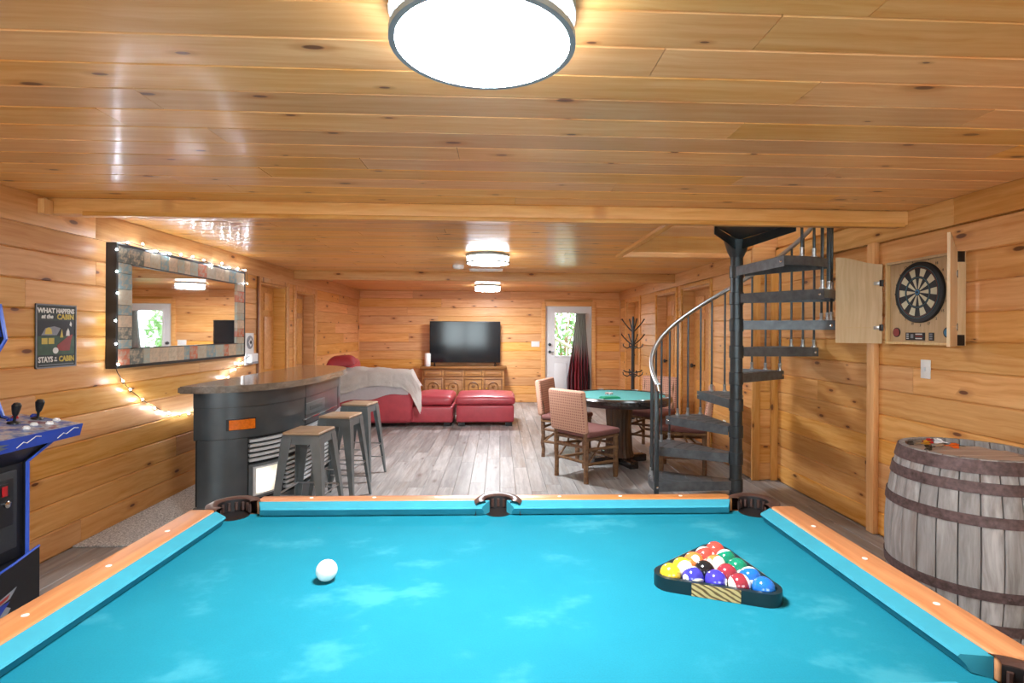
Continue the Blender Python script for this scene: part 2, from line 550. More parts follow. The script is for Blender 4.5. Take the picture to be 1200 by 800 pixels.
BW, BZ0 = 0.1765, -0.0135
def panel_wall(parent, side, fixed, u0, u1, openings=(), ztop=ZC, seed=1, zfrom=0.0, boards='pine'):
    """horizontal boards; openings: (u0,u1,z0,z1)"""
    rnd = random.Random(seed)
    z = BZ0 if zfrom == 0 else zfrom
    while z < ztop - 0.02:
        a, b = max(z, 0.0), min(z + BW, ztop)
        segs = [(u0, u1)]
        for (o0, o1, oz0, oz1) in openings:
            if b > oz0 + 0.03 and a < oz1 - 0.03:
                ns = []
                for s0, s1 in segs:
                    if o1 <= s0 or o0 >= s1: ns.append((s0, s1)); continue
                    if o0 > s0: ns.append((s0, o0))
                    if o1 < s1: ns.append((o1, s1))
                segs = ns
        for s0, s1 in segs:
            if s1 - s0 < 0.02: continue
            for p, q in split(s0, s1, rnd):
                m = (p + q) / 2
                c = (fixed, m, (a + b) / 2) if side in ('left', 'right') else (m, fixed, (a + b) / 2)
                board(parent, side, c, q - p, b - a, mat=boards)
        z += BW

# ------------------------------------------------------------------ room shell
def multi_box(bm, boxes):
    for b in boxes: box(bm, *b)

bm = bmesh.new(); box(bm, XL - .3, XR + .3, YN - .2, YF + .2, -0.12, -0.008)
floor = struct('floor', bm, 'floor')
rnd = random.Random(3)
PW, PL = 0.142, 1.22
rest = bmesh.new()
cnt = 0
x = XL; k = 0
while x < XR - 0.01:
    w = min(PW, XR - x)
    y = YN - rnd.uniform(0, PL)
    while y < YF:
        a, b = max(y, YN), min(y + PL, YF)
        cx, cy = x + w / 2, (a + b) / 2
        hidden = b < 2.5 or (cx > XB + .05 and a > YS) or (cx < -2.0 and cy > 9.2)
        if b - a > 0.03:
            if not hidden and cnt < 299:
                board(floor, 'floor', (cx, cy, -0.008), b - a, w, 0.008, 'floor', 'floor_plank', 0.0038); cnt += 1
            else:
                t_ = board_bm(b - a, w, 0.008, 0.0022)
                t_.transform(frame_matrix('floor', (cx, cy, -0.008)))
                me = bpy.data.meshes.new('t'); t_.to_mesh(me); t_.free(); rest.from_mesh(me); bpy.data.meshes.remove(me)
        y += PL
    x += PW; k += 1
o = obj('floor_planking', rest, 'floor', floor); o['kind'] = 'stuff'

# ceiling slab with stairwell opening + boards across
bm = bmesh.new()
hx, hy0, hy1 = HOLE
multi_box(bm, [(XL - .3, XR + .3, YN - .2, hy0, ZC + .018, ZC + .3), (XL - .3, XR + .3, hy1, YF + .2, ZC + .018, ZC + .3), (XL - .3, hx, hy0, hy1, ZC + .018, ZC + .3)])
ceiling = struct('ceiling', bm, 'pine_ceiling')
rnd = random.Random(11)
CW = 0.172
y = YN
while y < YF - 0.01:
    w = min(CW, YF - y)
    xe = hx if (y + w > hy0 + .02 and y < hy1 - .02) else XR
    for p, q in split(XL, xe, rnd, 2.0, 3.6):
        board(ceiling, 'ceil', ((p + q) / 2, y + w / 2, ZC + .018), q - p, w, 0.018, 'pine_ceiling', 'ceiling_board', 0.005)
    y += CW

# left wall with two recessed doors
LD = [(6.375, 7.152, 2.02), (7.477, 8.224, 2.0)]
def wall_slab(name, side_x0, side_x1, y0, y1, ops, ztop=ZC + .3):
    bm = bmesh.new()
    ys = y0
    for (a, b, zt) in sorted(ops):
        box(bm, side_x0, side_x1, ys, a, -0.1, ztop); box(bm, side_x0, side_x1, a, b, zt, ztop); ys = b
    box(bm, side_x0, side_x1, ys, y1, -0.1, ztop)
    return struct(name, bm, 'pine_trim')
wl = wall_slab('wall_left', XL - .25, XL - .018, YN - .2, YF + .2, LD)
panel_wall(wl, 'left', XL - .018, YN, YF, [(a - .02, b + .02, 0, z) for a, b, z in LD], ztop=2.09, seed=21)
# right wall (front part), its step and the back part
wr = wall_slab('wall_right', XR + .018, XR + .25, YN - .2, HOLE[2] + .1, [], 3.9)
panel_wall(wr, 'right', XR + .018, YN, YS, ztop=2.10, seed=32)
RD = [(6.15, 7.11, 2.03), (7.36, 8.28, 2.03), (9.3, 10.25, 2.03)]
bm = bmesh.new()
ys = YS + .018
for (a, b, zt) in RD:
    box(bm, XB + .018, XB + .25, ys, a, -0.1, ZC + .3); box(bm, XB + .018, XB + .25, a, b, zt, ZC + .3); ys = b
box(bm, XB + .018, XB + .25, ys, YF + .2, -0.1, ZC + .3)
box(bm, XB + .018, XB + .25, YS + .018, HOLE[2] + .1, ZC + .3, 3.9)
wb = struct('wall_right_back', bm, 'pine_trim')
panel_wall(wb, 'right', XB + .018, YS, HOLE[2], ztop=3.9, seed=64, zfrom=ZC + .02)
panel_wall(wb, 'right', XB + .018, YS + .018, YF, [(a - .02, b + .02, 0, z) for a, b, z in RD], ztop=2.10, seed=33)
bm = bmesh.new(); box(bm, XB + .018, XR + .018, YS + .018, YS + .2, -0.1, 3.9)
ws = struct('wall_step', bm, 'pine_trim')
panel_wall(ws, 'far', YS + .018, XB, XR, ztop=2.10, seed=34)
panel_wall(ws, 'far', YS + .018, XB, XR, ztop=3.9, seed=35, zfrom=ZC + .02)
# far wall with the white door
FD = (0.955, 1.905, 1.965)
bm = bmesh.new()
multi_box(bm, [(XL - .2, FD[0], YF + .018, YF + .2, -.1, ZC + .3), (FD[1], XR, YF + .018, YF + .2, -.1, ZC + .3), (FD[0], FD[1], YF + .018, YF + .2, FD[2], ZC + .3)])
wf = struct('wall_far', bm, 'pine_trim')
panel_wall(wf, 'far', YF + .018, XL, XB, [(FD[0] - .02, FD[1] + .02, 0, FD[2])], ztop=ZC, seed=41)
# near wall behind the viewer, with two wide windows
NW = [(-2.4, -0.5, .75, 2.0), (0.5, 2.4, .75, 2.0)]
bm = bmesh.new()
multi_box(bm, [(XL - .2, -2.4, YN - .2, YN - .018, -.1, ZC + .3), (-.5, .5, YN - .2, YN - .018, -.1, ZC + .3), (2.4, XR + .2, YN - .2, YN - .018, -.1, ZC + .3)])
for a, b, z0, z1 in NW:
    multi_box(bm, [(a, b, YN - .2, YN - .018, -.1, z0), (a, b, YN - .2, YN - .018, z1, ZC + .3)])
wn = struct('wall_near', bm, 'pine_trim')
panel_wall(wn, 'near', YN - .018, XL, XR, NW, seed=51)
for i, (a, b, z0, z1) in enumerate(NW):
    bm = bmesh.new()
    for (x0, x1, c0, c1) in [(a - .07, b + .07, z1, z1 + .09), (a - .07, b + .07, z0 - .09, z0), (a - .07, a, z0, z1), (b, b + .07, z0, z1)]:
        box(bm, x0, x1, YN - .018, YN + .025, c0, c1)
    w = struct('window_%d' % (i + 1), bm, 'pine_trim')
    for j in range(2):
        p0, p1 = a + (b - a) / 2 * j, a + (b - a) / 2 * (j + 1)
        bm = bmesh.new()
        for (x0, x1, c0, c1) in [(p0, p1, z0, z0 + .05), (p0, p1, z1 - .05, z1), (p0, p0 + .05, z0 + .05, z1 - .05), (p1 - .05, p1, z0 + .05, z1 - .05)]:
            box(bm, x0, x1, YN - .14, YN - .08, c0, c1)
        s = obj('sash', bm, 'white', w)
        part('pane', 'glass', s, box, p0 + .045, p1 - .045, YN - .113, YN - .109, z0 + .045, z1 - .045)
# stairwell above the ceiling
bm = bmesh.new()
multi_box(bm, [(hx - .1, hx - .018, hy0 - .1, hy1 + .1, ZC + .02, 3.9), (hx - .1, XR + .02, hy1 + .018, hy1 + .1, ZC + .02, 3.9), (hx - .1, XR + .02, hy0 - .1, hy0 - .018, ZC + .02, 3.9)])
wsw = struct('wall_stairwell', bm, 'pine_trim')
panel_wall(wsw, 'far', hy1 + .018, hx - .01, XB, ztop=3.9, seed=61, zfrom=ZC + .02)
panel_wall(wsw, 'left', hx - .018, hy0, hy1, ztop=3.9, seed=62, zfrom=ZC + .02)
panel_wall(wr, 'right', XR + .018, hy0, YS, ztop=3.9, seed=63, zfrom=ZC + .02)
bm = bmesh.new()
multi_box(bm, [(hx - .1, XR + .25, hy0 - .1, hy0 + .3, 3.9, 4.0), (hx - .1, XR + .25, hy1 - .3, hy1 + .1, 3.9, 4.0), (hx - .1, hx + .3, hy0 + .3, hy1 - .3, 3.9, 4.0), (XR - .3, XR + .25, hy0 + .3, hy1 - .3, 3.9, 4.0)])
wc = struct('ceiling_stairwell', bm, 'pine_ceiling')
bm = bmesh.new()
x0, x1, y0, y1 = hx + .3, XR - .3, hy0 + .3, hy1 - .3
multi_box(bm, [(x0, x1, y0, y0 + .05, 3.92, 3.98), (x0, x1, y1 - .05, y1, 3.92, 3.98), (x0, x0 + .05, y0 + .05, y1 - .05, 3.92, 3.98), (x1 - .05, x1, y0 + .05, y1 - .05, 3.92, 3.98)])
w3 = struct('window_3', bm, 'white')  # unseen skylight, added to let sky light into the stairwell
part('pane', 'glass', w3, box, x0 + .04, x1 - .04, y0 + .04, y1 - .04, 3.948, 3.952)

# trims and beams
def trim(name, boxes, mat='pine_trim', bev=0.004, axis='x'):
    """one piece per box; local x along its length"""
    root = None
    for (x0, x1, y0, y1, z0, z1) in boxes:
        d = (x1 - x0, y1 - y0, z1 - z0)
        order = sorted(range(3), key=lambda k_: -d[k_])          # length, width, thickness
        c = ((x0 + x1) / 2, (y0 + y1) / 2, (z0 + z1) / 2)
        E_ = [Vector([1.0 if r_ == k_ else 0.0 for r_ in range(3)]) for k_ in order]
        if E_[0].cross(E_[1]).dot(E_[2]) < 0: E_[2] = -E_[2]
        m_ = Matrix.Identity(4)
        for a_ in range(3):
            for r_ in range(3): m_[r_][a_] = E_[a_][r_]
        m_.translation = Vector(c)
        h_ = [d[k_] / 2 for k_ in order]
        bm = bmesh.new(); box(bm, -h_[0], h_[0], -h_[1], h_[1], -h_[2], h_[2], bev)
        o = obj(name, bm, mat, None)
        o.matrix_basis = m_
        o['kind'] = 'structure'
        root = o
    return root
G = 0.001
trim('trim_1', [(XL + .029, XR - .029, 3.40, 3.52, 2.165, ZC - G)])                         # front beam
trim('trim_2', [(XL + .25, XR - .06, 3.385, 3.40 - G, 2.15, 2.178)], 'pine_dark', 0.002)   # lower lip of the beam
trim('trim_3', [(XL + .028, XB - .028, 7.34, 7.44, 2.14, ZC - G)])                      # rear beam
trim('trim_4', [(XL + G, XL + .028, YN + .01, 3.80, 2.075, ZC - G)])              # crown boards, left
trim('trim_5', [(XL + G, XL + .028, 3.80 + G, YF - .01, 2.075, ZC - G)])
trim('trim_6', [(XR - .028, XR - G, YN + .01, 3.05, 2.10, ZC - G)])              # crown boards, right
trim('trim_7', [(XR - .028, XR - G, 3.05 + G, YS - G, 2.10, ZC - G)])
trim('trim_8', [(XB - .026, XB - G, YS + .02, YF - .01, 2.09, ZC - G)])
trim('trim_9', [(XB - .02, XB + .06, YS - .022, YS - G, 0.002, 2.10)])                # corner of the step
trim('trim_10', [(XR - .07, XR - G, YS - .022, YS - G, 0.002, 2.10)])
trim('trim_11', [(XR - .042, XR - G, 3.70, 3.775, 0.002, 2.10)])                      # post by the dart cabinet
trim('trim_12', [(hx - .02, hx + .04, hy0 + .02, hy1, 2.235, ZC + .10)])               # stairwell edge
trim('trim_27', [(XB - .02, XR - .03, YS - .022, YS - G, 2.10 + G, ZC + .02)])
trim('trim_13', [(hx + .04 + G, XB - .03, hy1 - .02, hy1 + .03, ZC - .02, ZC + .03)])
trim('trim_14', [(XL + .028 + G, XL + .07, 3.33, 3.40 - G, 2.15, 2.24)], 'pine_trim')
trim('trim_15', [(XL + G, XL + .02, YF - .022, YF - G, 0.002, 2.07)])
trim('trim_16', [(XB - .02, XB - G, YF - .022, YF - G, 0.002, 2.08)])
# door casings
def casing(idx, x0, x1, y0, y1, zt, w=.085):
    bm = bmesh.new()
    box(bm, x0, x1, y0 - w, y0, 0.002, zt + w, 0.004); box(bm, x0, x1, y1, y1 + w, 0.002, zt + w, 0.004); box(bm, x0, x1, y0 + G, y1 - G, zt, zt + w, 0.004)
    o = struct('trim_%d' % idx, bm, 'pine_trim')
def wood_door(idx, side, y0, y1, zt, wallx, depth=.15):
    s = -1 if side == 'left' else 1                    # recess direction
    xd = wallx + s * depth
    y0 += .004; y1 -= .004; zt -= .004
    bm = bmesh.new()
    box(bm, min(xd, xd + s * .04), max(xd, xd + s * .04), y0, y1, 0.004, zt)
    d = struct('door_%d' % idx, bm, 'pine_dark')
    for nm, (a, b, c0, c1) in (('jamb', (y0, y0 + .02, .004, zt)), ('jamb', (y1 - .02, y1, .004, zt)), ('head_jamb', (y0 + .02, y1 - .02, zt - .02, zt))):
        part(nm, 'pine_trim', d, box, min(wallx, xd) + .001, max(wallx, xd) - .001, a, b, c0, c1)
    W = (y1 - y0)
    for j in range(2):
        for (c0, c1) in ((.22, .82), (.95, 1.62), (1.70, 1.92)):
            a = y0 + .10 + j * (W / 2 - .03); b = a + W / 2 - .17
            part('door_panel', 'pine', d, box, min(xd - s * .014, xd), max(xd - s * .014, xd), a, b, c0, min(c1, zt - .08), 0.006)
    yk = y0 + .07 if side == 'left' else y1 - .07
    bm = bmesh.new(); lathe(bm, [(0.012, 0), (0.012, .03), (.028, .04), (.03, .055), (.018, .066), (0.0005, .068)], 16)
    obj('door_knob', bm, 'black_metal', d, (xd, yk, 1.0), (0, -s * PI / 2, 0))
for i, (a, b, zt) in enumerate(LD):
    wood_door(2 + i, 'left', a, b, zt, XL); casing(20 + i, XL + G, XL + .022, a, b, zt, .075)
for i, (a, b, zt) in enumerate(RD):
    wood_door(4 + i, 'right', a, b, zt, XB); casing(22 + i, XB - .022, XB - G, a, b, zt, .05 if i < 2 else .07)

# ------------------------------------------------------------------ far white door, curtain, garden
bm = bmesh.new()
fx0, fx1, ft = 0.983, 1.879, 1.945
wx0, wx1, wz0, wz1 = 1.15, 1.712, 0.955, 1.825
multi_box(bm, [(fx0, wx0, YF + .03, YF + .075, .006, ft), (wx1, fx1, YF + .03, YF + .075, .006, ft), (wx0, wx1, YF + .03, YF + .075, .006, wz0), (wx0, wx1, YF + .03, YF + .075, wz1, ft)])
d1 = struct('door_1', bm, 'white')
bm = bmesh.new(); multi_box(bm, [(FD[0] + G, fx0 - .002, YF + .02, YF + .18, .004, FD[2] - G), (fx1 + .002, FD[1] - G, YF + .02, YF + .18, .004, FD[2] - G), (fx0, fx1, YF + .02, YF + .18, ft + .003, FD[2] - G)])
obj('door_frame', bm, 'white', d1)
bm = bmesh.new()
for (a, b, c0, c1) in [(wx0 - .03, wx1 + .03, wz0 - .03, wz0), (wx0 - .03, wx1 + .03, wz1, wz1 + .03), (wx0 - .03, wx0, wz0, wz1), (wx1, wx1 + .03, wz0, wz1)]:
    box(bm, a, b, YF + .018, YF + .03, c0, c1)
obj('glazing_bead', bm, 'white', d1)
part('pane', 'glass', d1, box, wx0 + .001, wx1 - .001, YF + .05, YF + .054, wz0 + .001, wz1 - .001)
for a in (1.14, 1.48):
    part('door_panel', 'white', d1, box, a, a + .26, YF + .018, YF + .03, .2, .8, .008)
for z_, r_ in ((1.18, .032), (1.03, .03)):
    bm = bmesh.new(); lathe(bm, [(r_, 0), (r_, .012), (r_ * .6, .02), (r_ * .6, .045), (r_ * .8, .05), (.0005, .056)], 16)
    obj('lock' if z_ > 1.1 else 'door_knob', bm, 'black_metal', d1, (1.045, YF + .03, z_), (PI / 2, 0, 0))
bm = bmesh.new(); tube(bm, [(1.045, YF - .02, 1.03), (1.13, YF - .022, 1.03)], .008)
obj('lever', bm, 'black_metal', d1)
bm = bmesh.new()
box(bm, FD[0] - .085, FD[0], YF - .022, YF - G, .002, FD[2] + .09, .004); box(bm, FD[1], FD[1] + .085, YF - .022, YF - G, .002, FD[2] + .09, .004); box(bm, FD[0] + G, FD[1] - G, YF - .022, YF - G, FD[2], FD[2] + .09, .004)
struct('trim_26', bm, 'pine_trim')

def curtain():
    bm = bmesh.new()
    nu, nv = 64, 26
    grid = []
    for j in range(nv + 1):
        t = j / nv
        z = 1.81 - t * 1.62
        e = min(1, t * 1.25) ** 1.2
        xa, xb = 1.57 - .17 * e, 1.765 + .10 * e
        row = []
        for i in range(nu + 1):
            u = i / nu
            amp = .012 + .022 * t
            yy = YF - .035 - amp * (1 + math.sin(u * 2 * PI * 6.5 + .5 * math.sin(t * 4))) + .004 * math.sin(u * 31 + t * 9)
            row.append(bm.verts.new((xa + (xb - xa) * u, yy, z)))
        grid.append(row)
    for j in range(nv):
        for i in range(nu):
            bm.faces.new((grid[j][i], grid[j][i + 1], grid[j + 1][i + 1], grid[j + 1][i]))
    bmesh.ops.solidify(bm, geom=bm.faces[:], thickness=.003)
    return bm
ct = thing('curtain', 'grey to dark red curtain hanging over the white door', 'curtain', (0, 0, 0))
obj('fabric', curtain(), 'curtain', ct, angle=80)
bm = bmesh.new(); tube(bm, [(1.55, YF - .055, 1.815), (1.79, YF - .055, 1.815)], .008); tube(bm, [(1.56, YF - .055, 1.815), (1.56, YF + .03, 1.815)], .005); tube(bm, [(1.78, YF - .055, 1.815), (1.78, YF + .03, 1.815)], .005)
obj('curtain_rod', bm, 'steel', ct)

# garden seen through the door
bm = bmesh.new(); box(bm, -6, 9, YF + .25, YF + 9, -.6, -.2)
g = struct('ground', bm, plain('grass_ground', '6f8a52', 0.9, var=.3, vscale=8))
def bush(x, y, z0, h, r, seed, label):
    rn = random.Random(seed)
    t = thing('garden_bush', label, 'bush', (x, y, z0))
    bm = bmesh.new()
    for k in range(5):
        a = k * 1.26
        tube(bm, [(0, 0, 0), (.1 * math.cos(a), .1 * math.sin(a), h * .4), (.4 * r * math.cos(a), .4 * r * math.sin(a), h * .8)], [.04, .03, .01], 6)
    obj('stem', bm, 'log', t)
    bm = bmesh.new()
    for k in range(2600):
        th, ph = rn.uniform(0, 2 * PI), math.acos(rn.uniform(-1, 1))
        rr = rn.uniform(.35, 1) ** .5
        p = Vector((r * rr * math.sin(ph) * math.cos(th), r * rr * math.sin(ph) * math.sin(th), h * .55 + h * .5 * rr * math.cos(ph)))
        q = Euler((rn.uniform(0, 6), rn.uniform(0, 6), rn.uniform(0, 6))).to_matrix()
        s = rn.uniform(.05, .1)
        vs = [bm.verts.new(p + q @ Vector(v) * s) for v in ((-1, 0, 0), (0, -.45, .12), (1, 0, 0), (0, .45, .12))]
        bm.faces.new(vs)
    o = obj('foliage', bm, 'leaf', t); o['kind'] = 'stuff'
bush(1.7, YF + 2.9, -.2, 3.0, 1.1, 1, 'tall leafy green bush outside the door window')
bush(3.4, YF + 5.0, -.2, 2.8, 1.15, 2, 'wide green bush growing behind the sloping deck rail')
st = thing('deck_rail', 'pale sloping wooden rail outside the glazed door', 'railing', (0, 0, -.2))
bm = bmesh.new(); tube(bm, [(1.2, YF + 1.3, 1.55), (2.2, YF + 1.3, .95)], .04, 4); obj('top_rail', bm, 'deck_wood', st)
for k in range(4):
    xx = 1.3 + k * .26
    part('rail_post', 'deck_wood', st, box, xx - .02, xx + .02, YF + 1.28, YF + 1.32, 0, 1.5 - (xx - 1.2) * .6)

# ------------------------------------------------------------------ ceiling lamps, detector, vent
def ceiling_lamp(x, y, label, r=.232):
    t = thing('ceiling_lamp', label, 'ceiling lamp', (x, y, ZC - .001), group='drum ceiling lamps')
    bm = bmesh.new(); lathe(bm, [(r * 1.0, -.02), (r * 1.0, 0)], 48); obj('base_plate', bm, 'dark_bronze', t)
    bm = bmesh.new(); lathe(bm, [(r * .93, -.085), (r * .93, -.02)], 48, capends=False); obj('side_diffuser', bm, 'lamp_side', t)
    bm = bmesh.new(); lathe(bm, [(.0005, -.098), (r * .5, -.097), (r * .86, -.094), (r * .93, -.088)], 48, capends=False); obj('bottom_diffuser', bm, 'lamp', t)
    for z0, z1 in ((-.098, -.082), (-.03, -.02)):
        bm = bmesh.new()
        lathe(bm, [(r * .935, z0), (r * 1.0, z0), (r * 1.0, z1), (r * .935, z1), (r * .935, z0)], 48, capends=False)
        obj('metal_band', bm, 'dark_bronze', t)
    bm = bmesh.new()
    lathe(bm, [(r * .945, -.058), (r * .955, -.058), (r * .955, -.055), (r * .945, -.055), (r * .945, -.058)], 48, capends=False)
    for k in range(16):
        a = 2 * PI * k / 16
        for da, zz in ((0, (-.082, -.03)), (.06, (-.057, -.03))):
            c, s = math.cos(a + da) * r * .95, math.sin(a + da) * r * .95
            tube(bm, [(c, s, zz[0]), (c, s, zz[1])], .0022, 4)
    obj('fretwork', bm, 'dark_bronze', t)
ceiling_lamp(-.043, 1.335, 'large round drum lamp on the ceiling above the pool table')
ceiling_lamp(-.119, 5.62, 'round drum lamp on the ceiling near the smoke detector')
ceiling_lamp(-.2, 9.4, 'round drum lamp on the ceiling in front of the television')
t = thing('smoke_detector', 'small white round smoke detector on the ceiling', 'smoke detector', (-.5, 6.55, ZC - .001))
bm = bmesh.new(); lathe(bm, [(.055, -.045), (.068, -.035), (.07, 0)], 28); obj('housing', bm, 'white_plastic', t)
bm = bmesh.new(); lathe(bm, [(.02, -.05), (.024, -.045)], 16); obj('test_button', bm, 'white', t)
t = thing('ceiling_vent', 'white rectangular air vent on the ceiling by the drum lamp', 'vent', (-.17, 7.0, ZC - .001))
bm = bmesh.new(); multi_box(bm, [(-.22, .22, -.1, -.08, -.015, 0), (-.22, .22, .08, .1, -.015, 0), (-.22, -.2, -.08, .08, -.015, 0), (.2, .22, -.08, .08, -.015, 0)])
obj('vent_frame', bm, 'white_plastic', t)
for k in range(7):
    part('slat', 'white_plastic', t, box, -.2, .2, -.072 + k * .022, -.06 + k * .022, -.011, -.004)

# ------------------------------------------------------------------ pool table
TX, TY, TROT = -.005, 1.525, R(-.6)
NX, NY = .985, .518          # cushion noses
FELT_Z, NOSE_Z, RAIL_Z = .735, .772, .782
OX, OY = 1.135, .632         # outer edge
pt = thing('pool_table', 'pool table with turquoise cloth and brown wooden rails', 'pool table', (TX, TY, 0), TROT)
bm = bmesh.new(); box(bm, -NX - .05, NX + .05, -NY - .05, NY + .05, FELT_Z - .03, FELT_Z)
obj('cloth_bed', bm, 'felt', pt)
# pocket cut-outs along the rails: segments of cushion
CUT = .075
def cushion(x0, y0, x1, y1, nx, ny):
    """cushion from (x0,y0) to (x1,y1) along its nose; (nx,ny) points away from the play area"""
    d = Vector((x1 - x0, y1 - y0, 0)); L = d.length; d.normalize()
    n = Vector((nx, ny, 0))
    prof = [(0.0, NOSE_Z - .006), (0.004, NOSE_Z), (.052, RAIL_Z), (.052, FELT_Z), (.02, FELT_Z + .003), (.012, FELT_Z + .018)]
    bm = bmesh.new()
    rings = []
    for e, s in ((0, 1), (1, -1)):
        base = Vector((x0, y0, 0)) if e == 0 else Vector((x1, y1, 0))
        ring = []
        for q, z in prof:
            back = q * .55               # mitre towards the pocket
            ring.append(bm.verts.new(base + n * q + d * (-s * back) * 1.0 + Vector((0, 0, z))))
        rings.append(ring)
    m = len(prof)
    for i in range(m):
        bm.faces.new((rings[0][i], rings[0][(i + 1) % m], rings[1][(i + 1) % m], rings[1][i]))
    bm.faces.new(rings[0][::-1]); bm.faces.new(rings[1])
    obj('cushion', bm, 'cushion_cloth', pt)
cc = .085
for s in (-1, 1):
    cushion(-NX + cc, s * NY, -.062, s * NY, 0, s)
    cushion(.062, s * NY, NX - cc, s * NY, 0, s)
    cushion(s * NX, -NY + cc, s * NX, NY - cc, s, 0)
# wooden rails (each its own piece, local x along grain)
def rail(x0, x1, y0, y1, round_side):
    d = (x1 - x0, y1 - y0); ax = 0 if d[0] > d[1] else 1
    bm = bmesh.new()
    L, W = (d[0], d[1]) if ax == 0 else (d[1], d[0])
    box(bm, -L / 2, L / 2, -W / 2, W / 2, -.055, 0, .007, 3)
    return obj('wooden_rail', bm, 'rail_wood', pt, ((x0 + x1) / 2, (y0 + y1) / 2, RAIL_Z + .004), (0, 0, 0 if ax == 0 else PI / 2))
for s in (-1, 1):
    a, b = sorted((s * (NY + .053), s * OY))
    rail(-NX + .045, -.055, a, b, s); rail(.055, NX - .045, a, b, s)
    a, b = sorted((s * (NX + .053), s * OX))
    rail(a, b, -NY + .045, NY - .045, s)
# sights
bm0 = bmesh.new(); lathe(bm0, [(.0075, 0), (.0075, .0012), (.0005, .0016)], 14)
sight_me = mesh(bm0)
for s in (-1, 1):
    for k in (1, 2, 3, 5, 6, 7):
        obj('sight', sight_me, 'pearl', pt, (-NX + k * 2 * NX / 8, s * (NY + .084), RAIL_Z + .0041))
    for k in (1, 2, 3):
        obj('sight', sight_me, 'pearl', pt, (s * (NX + .10), -NY + k * 2 * NY / 4, RAIL_Z + .0041))
# pockets: collar, liner cup, scalloped lip
def pocket(cx, cy, ang, r, span):
    """opening faces direction ang (towards the table centre)"""
    a0, a1 = ang + span / 2, ang + 2 * PI - span / 2
    bm = bmesh.new()
    lathe(bm, [(r, FELT_Z - .02), (r, RAIL_Z + .003), (r + .006, RAIL_Z + .007), (r + .028, RAIL_Z + .007), (r + .04, RAIL_Z + .001), (r + .042, RAIL_Z - .07), (r, RAIL_Z - .07)], 26, (cx, cy, 0), a0, a1)
    p = obj('pocket_collar', bm, 'pocket', pt)
    bm = bmesh.new(); lathe(bm, [(.0005, .56), (r * .55, .565), (r * .9, .60), (r * .99, FELT_Z + .001), (r * .99, RAIL_Z)], 28, (cx, cy, 0), a0, a1, False)
    lathe(bm, [(r * .93, .60), (r * .99, FELT_Z + .001)], 28, (cx, cy, 0), 0, 2 * PI, False)
    obj('pocket_liner', bm, 'pocket_dark', p)
    bm = bmesh.new()
    lathe(bm, [(.0005, FELT_Z + .0012), (r * .985, FELT_Z + .0012)], 26, (cx, cy, 0), capends=False)
    obj('pocket_mouth', bm, 'pocket_dark', p)
    bm = bmesh.new()
    for k in range(9):
        a = a0 + (a1 - a0) * (k + .5) / 9
        d = Vector((math.cos(a), math.sin(a), 0))
        c = Vector((cx, cy, FELT_Z + .008)) + d * (r * .95)
        tube(bm, [c, c + Vector((0, 0, .03))], .006, 6)
    obj('pocket_ribs', bm, 'pocket', p)
for sx in (-1, 1):
    for sy in (-1, 1):
        pocket(sx * (NX + .028), sy * (NY + .028), math.atan2(-sy, -sx), .056, R(115))
    pocket(0, sx * (NY + .052), -sx * PI / 2, .054, R(125))
# apron, base and legs
for (x0, x1, y0, y1) in [(-OX + .02, OX - .02, OY - .05, OY - .02), (-OX + .02, OX - .02, -OY + .02, -OY + .05), (-OX + .02, -OX + .05, -OY + .05, OY - .05), (OX - .05, OX - .02, -OY + .05, OY - .05)]:
    d = (x1 - x0, y1 - y0); ax = 0 if d[0] > d[1] else 1
    bm = bmesh.new(); L, W = (d[0], d[1]) if ax == 0 else (d[1], d[0])
    box(bm, -L / 2, L / 2, -W / 2, W / 2, -.13, .13, .005)
    obj('apron', bm, 'rail_wood', pt, ((x0 + x1) / 2, (y0 + y1) / 2, .597), (0, 0, 0 if ax == 0 else PI / 2))
bm = bmesh.new(); box(bm, -NX - .03, NX + .03, -NY - .03, NY + .03, .47, .56); obj('slate_frame', bm, 'pine_dark', pt)
for sx in (-1, 1):
    for sy in (-1, 1):
        bm = bmesh.new(); lathe(bm, [(.05, 0), (.065, .02), (.045, .06), (.06, .2), (.085, .36), (.075, .42), (.095, .47)], 20)
        obj('leg', bm, 'rail_wood', pt, (sx * .88, sy * .42, 0))

# balls
BR = .0298
def ball(x, y, num, col, stripe, label, disc_dir, name='billiard_ball', tilt=(0, 0, 0)):
    t = thing(name, label, 'ball', (x, y, FELT_Z + .0006), group='billiard balls')
    bm = bmesh.new(); bmesh.ops.create_uvsphere(bm, u_segments=28, v_segments=18, radius=BR)
    b = obj('ball_shell', bm, ball_mat('ball_%s' % num, col, stripe), t, (0, 0, BR), tilt)
    if num:
        d = Vector(disc_dir).normalized()
        q = d.to_track_quat('Z', 'Y')
        bm = bmesh.new(); lathe(bm, [(BR * 1.004 * math.sin(a), BR * 1.004 * math.cos(a)) for a in (.36, .27, .18, .09, .004)], 20, capends=False)
        c = obj('number_disc', bm, 'white_txt', t, (0, 0, BR), q.to_euler())
        me = text_mesh(str(num), .0135 if num < 10 else .011, .0003)
        obj('numeral', me, 'dark_print', c, (0, 0, BR * 1.006))
A, B_, C_ = Vector((.487, 1.478)), Vector((.711, 1.387)), Vector((.682, 1.629))
cen = (A + B_ + C_) / 3
u = (B_ - A).normalized(); v = Vector((-u.y, u.x))
D = BR * 2 + .0006
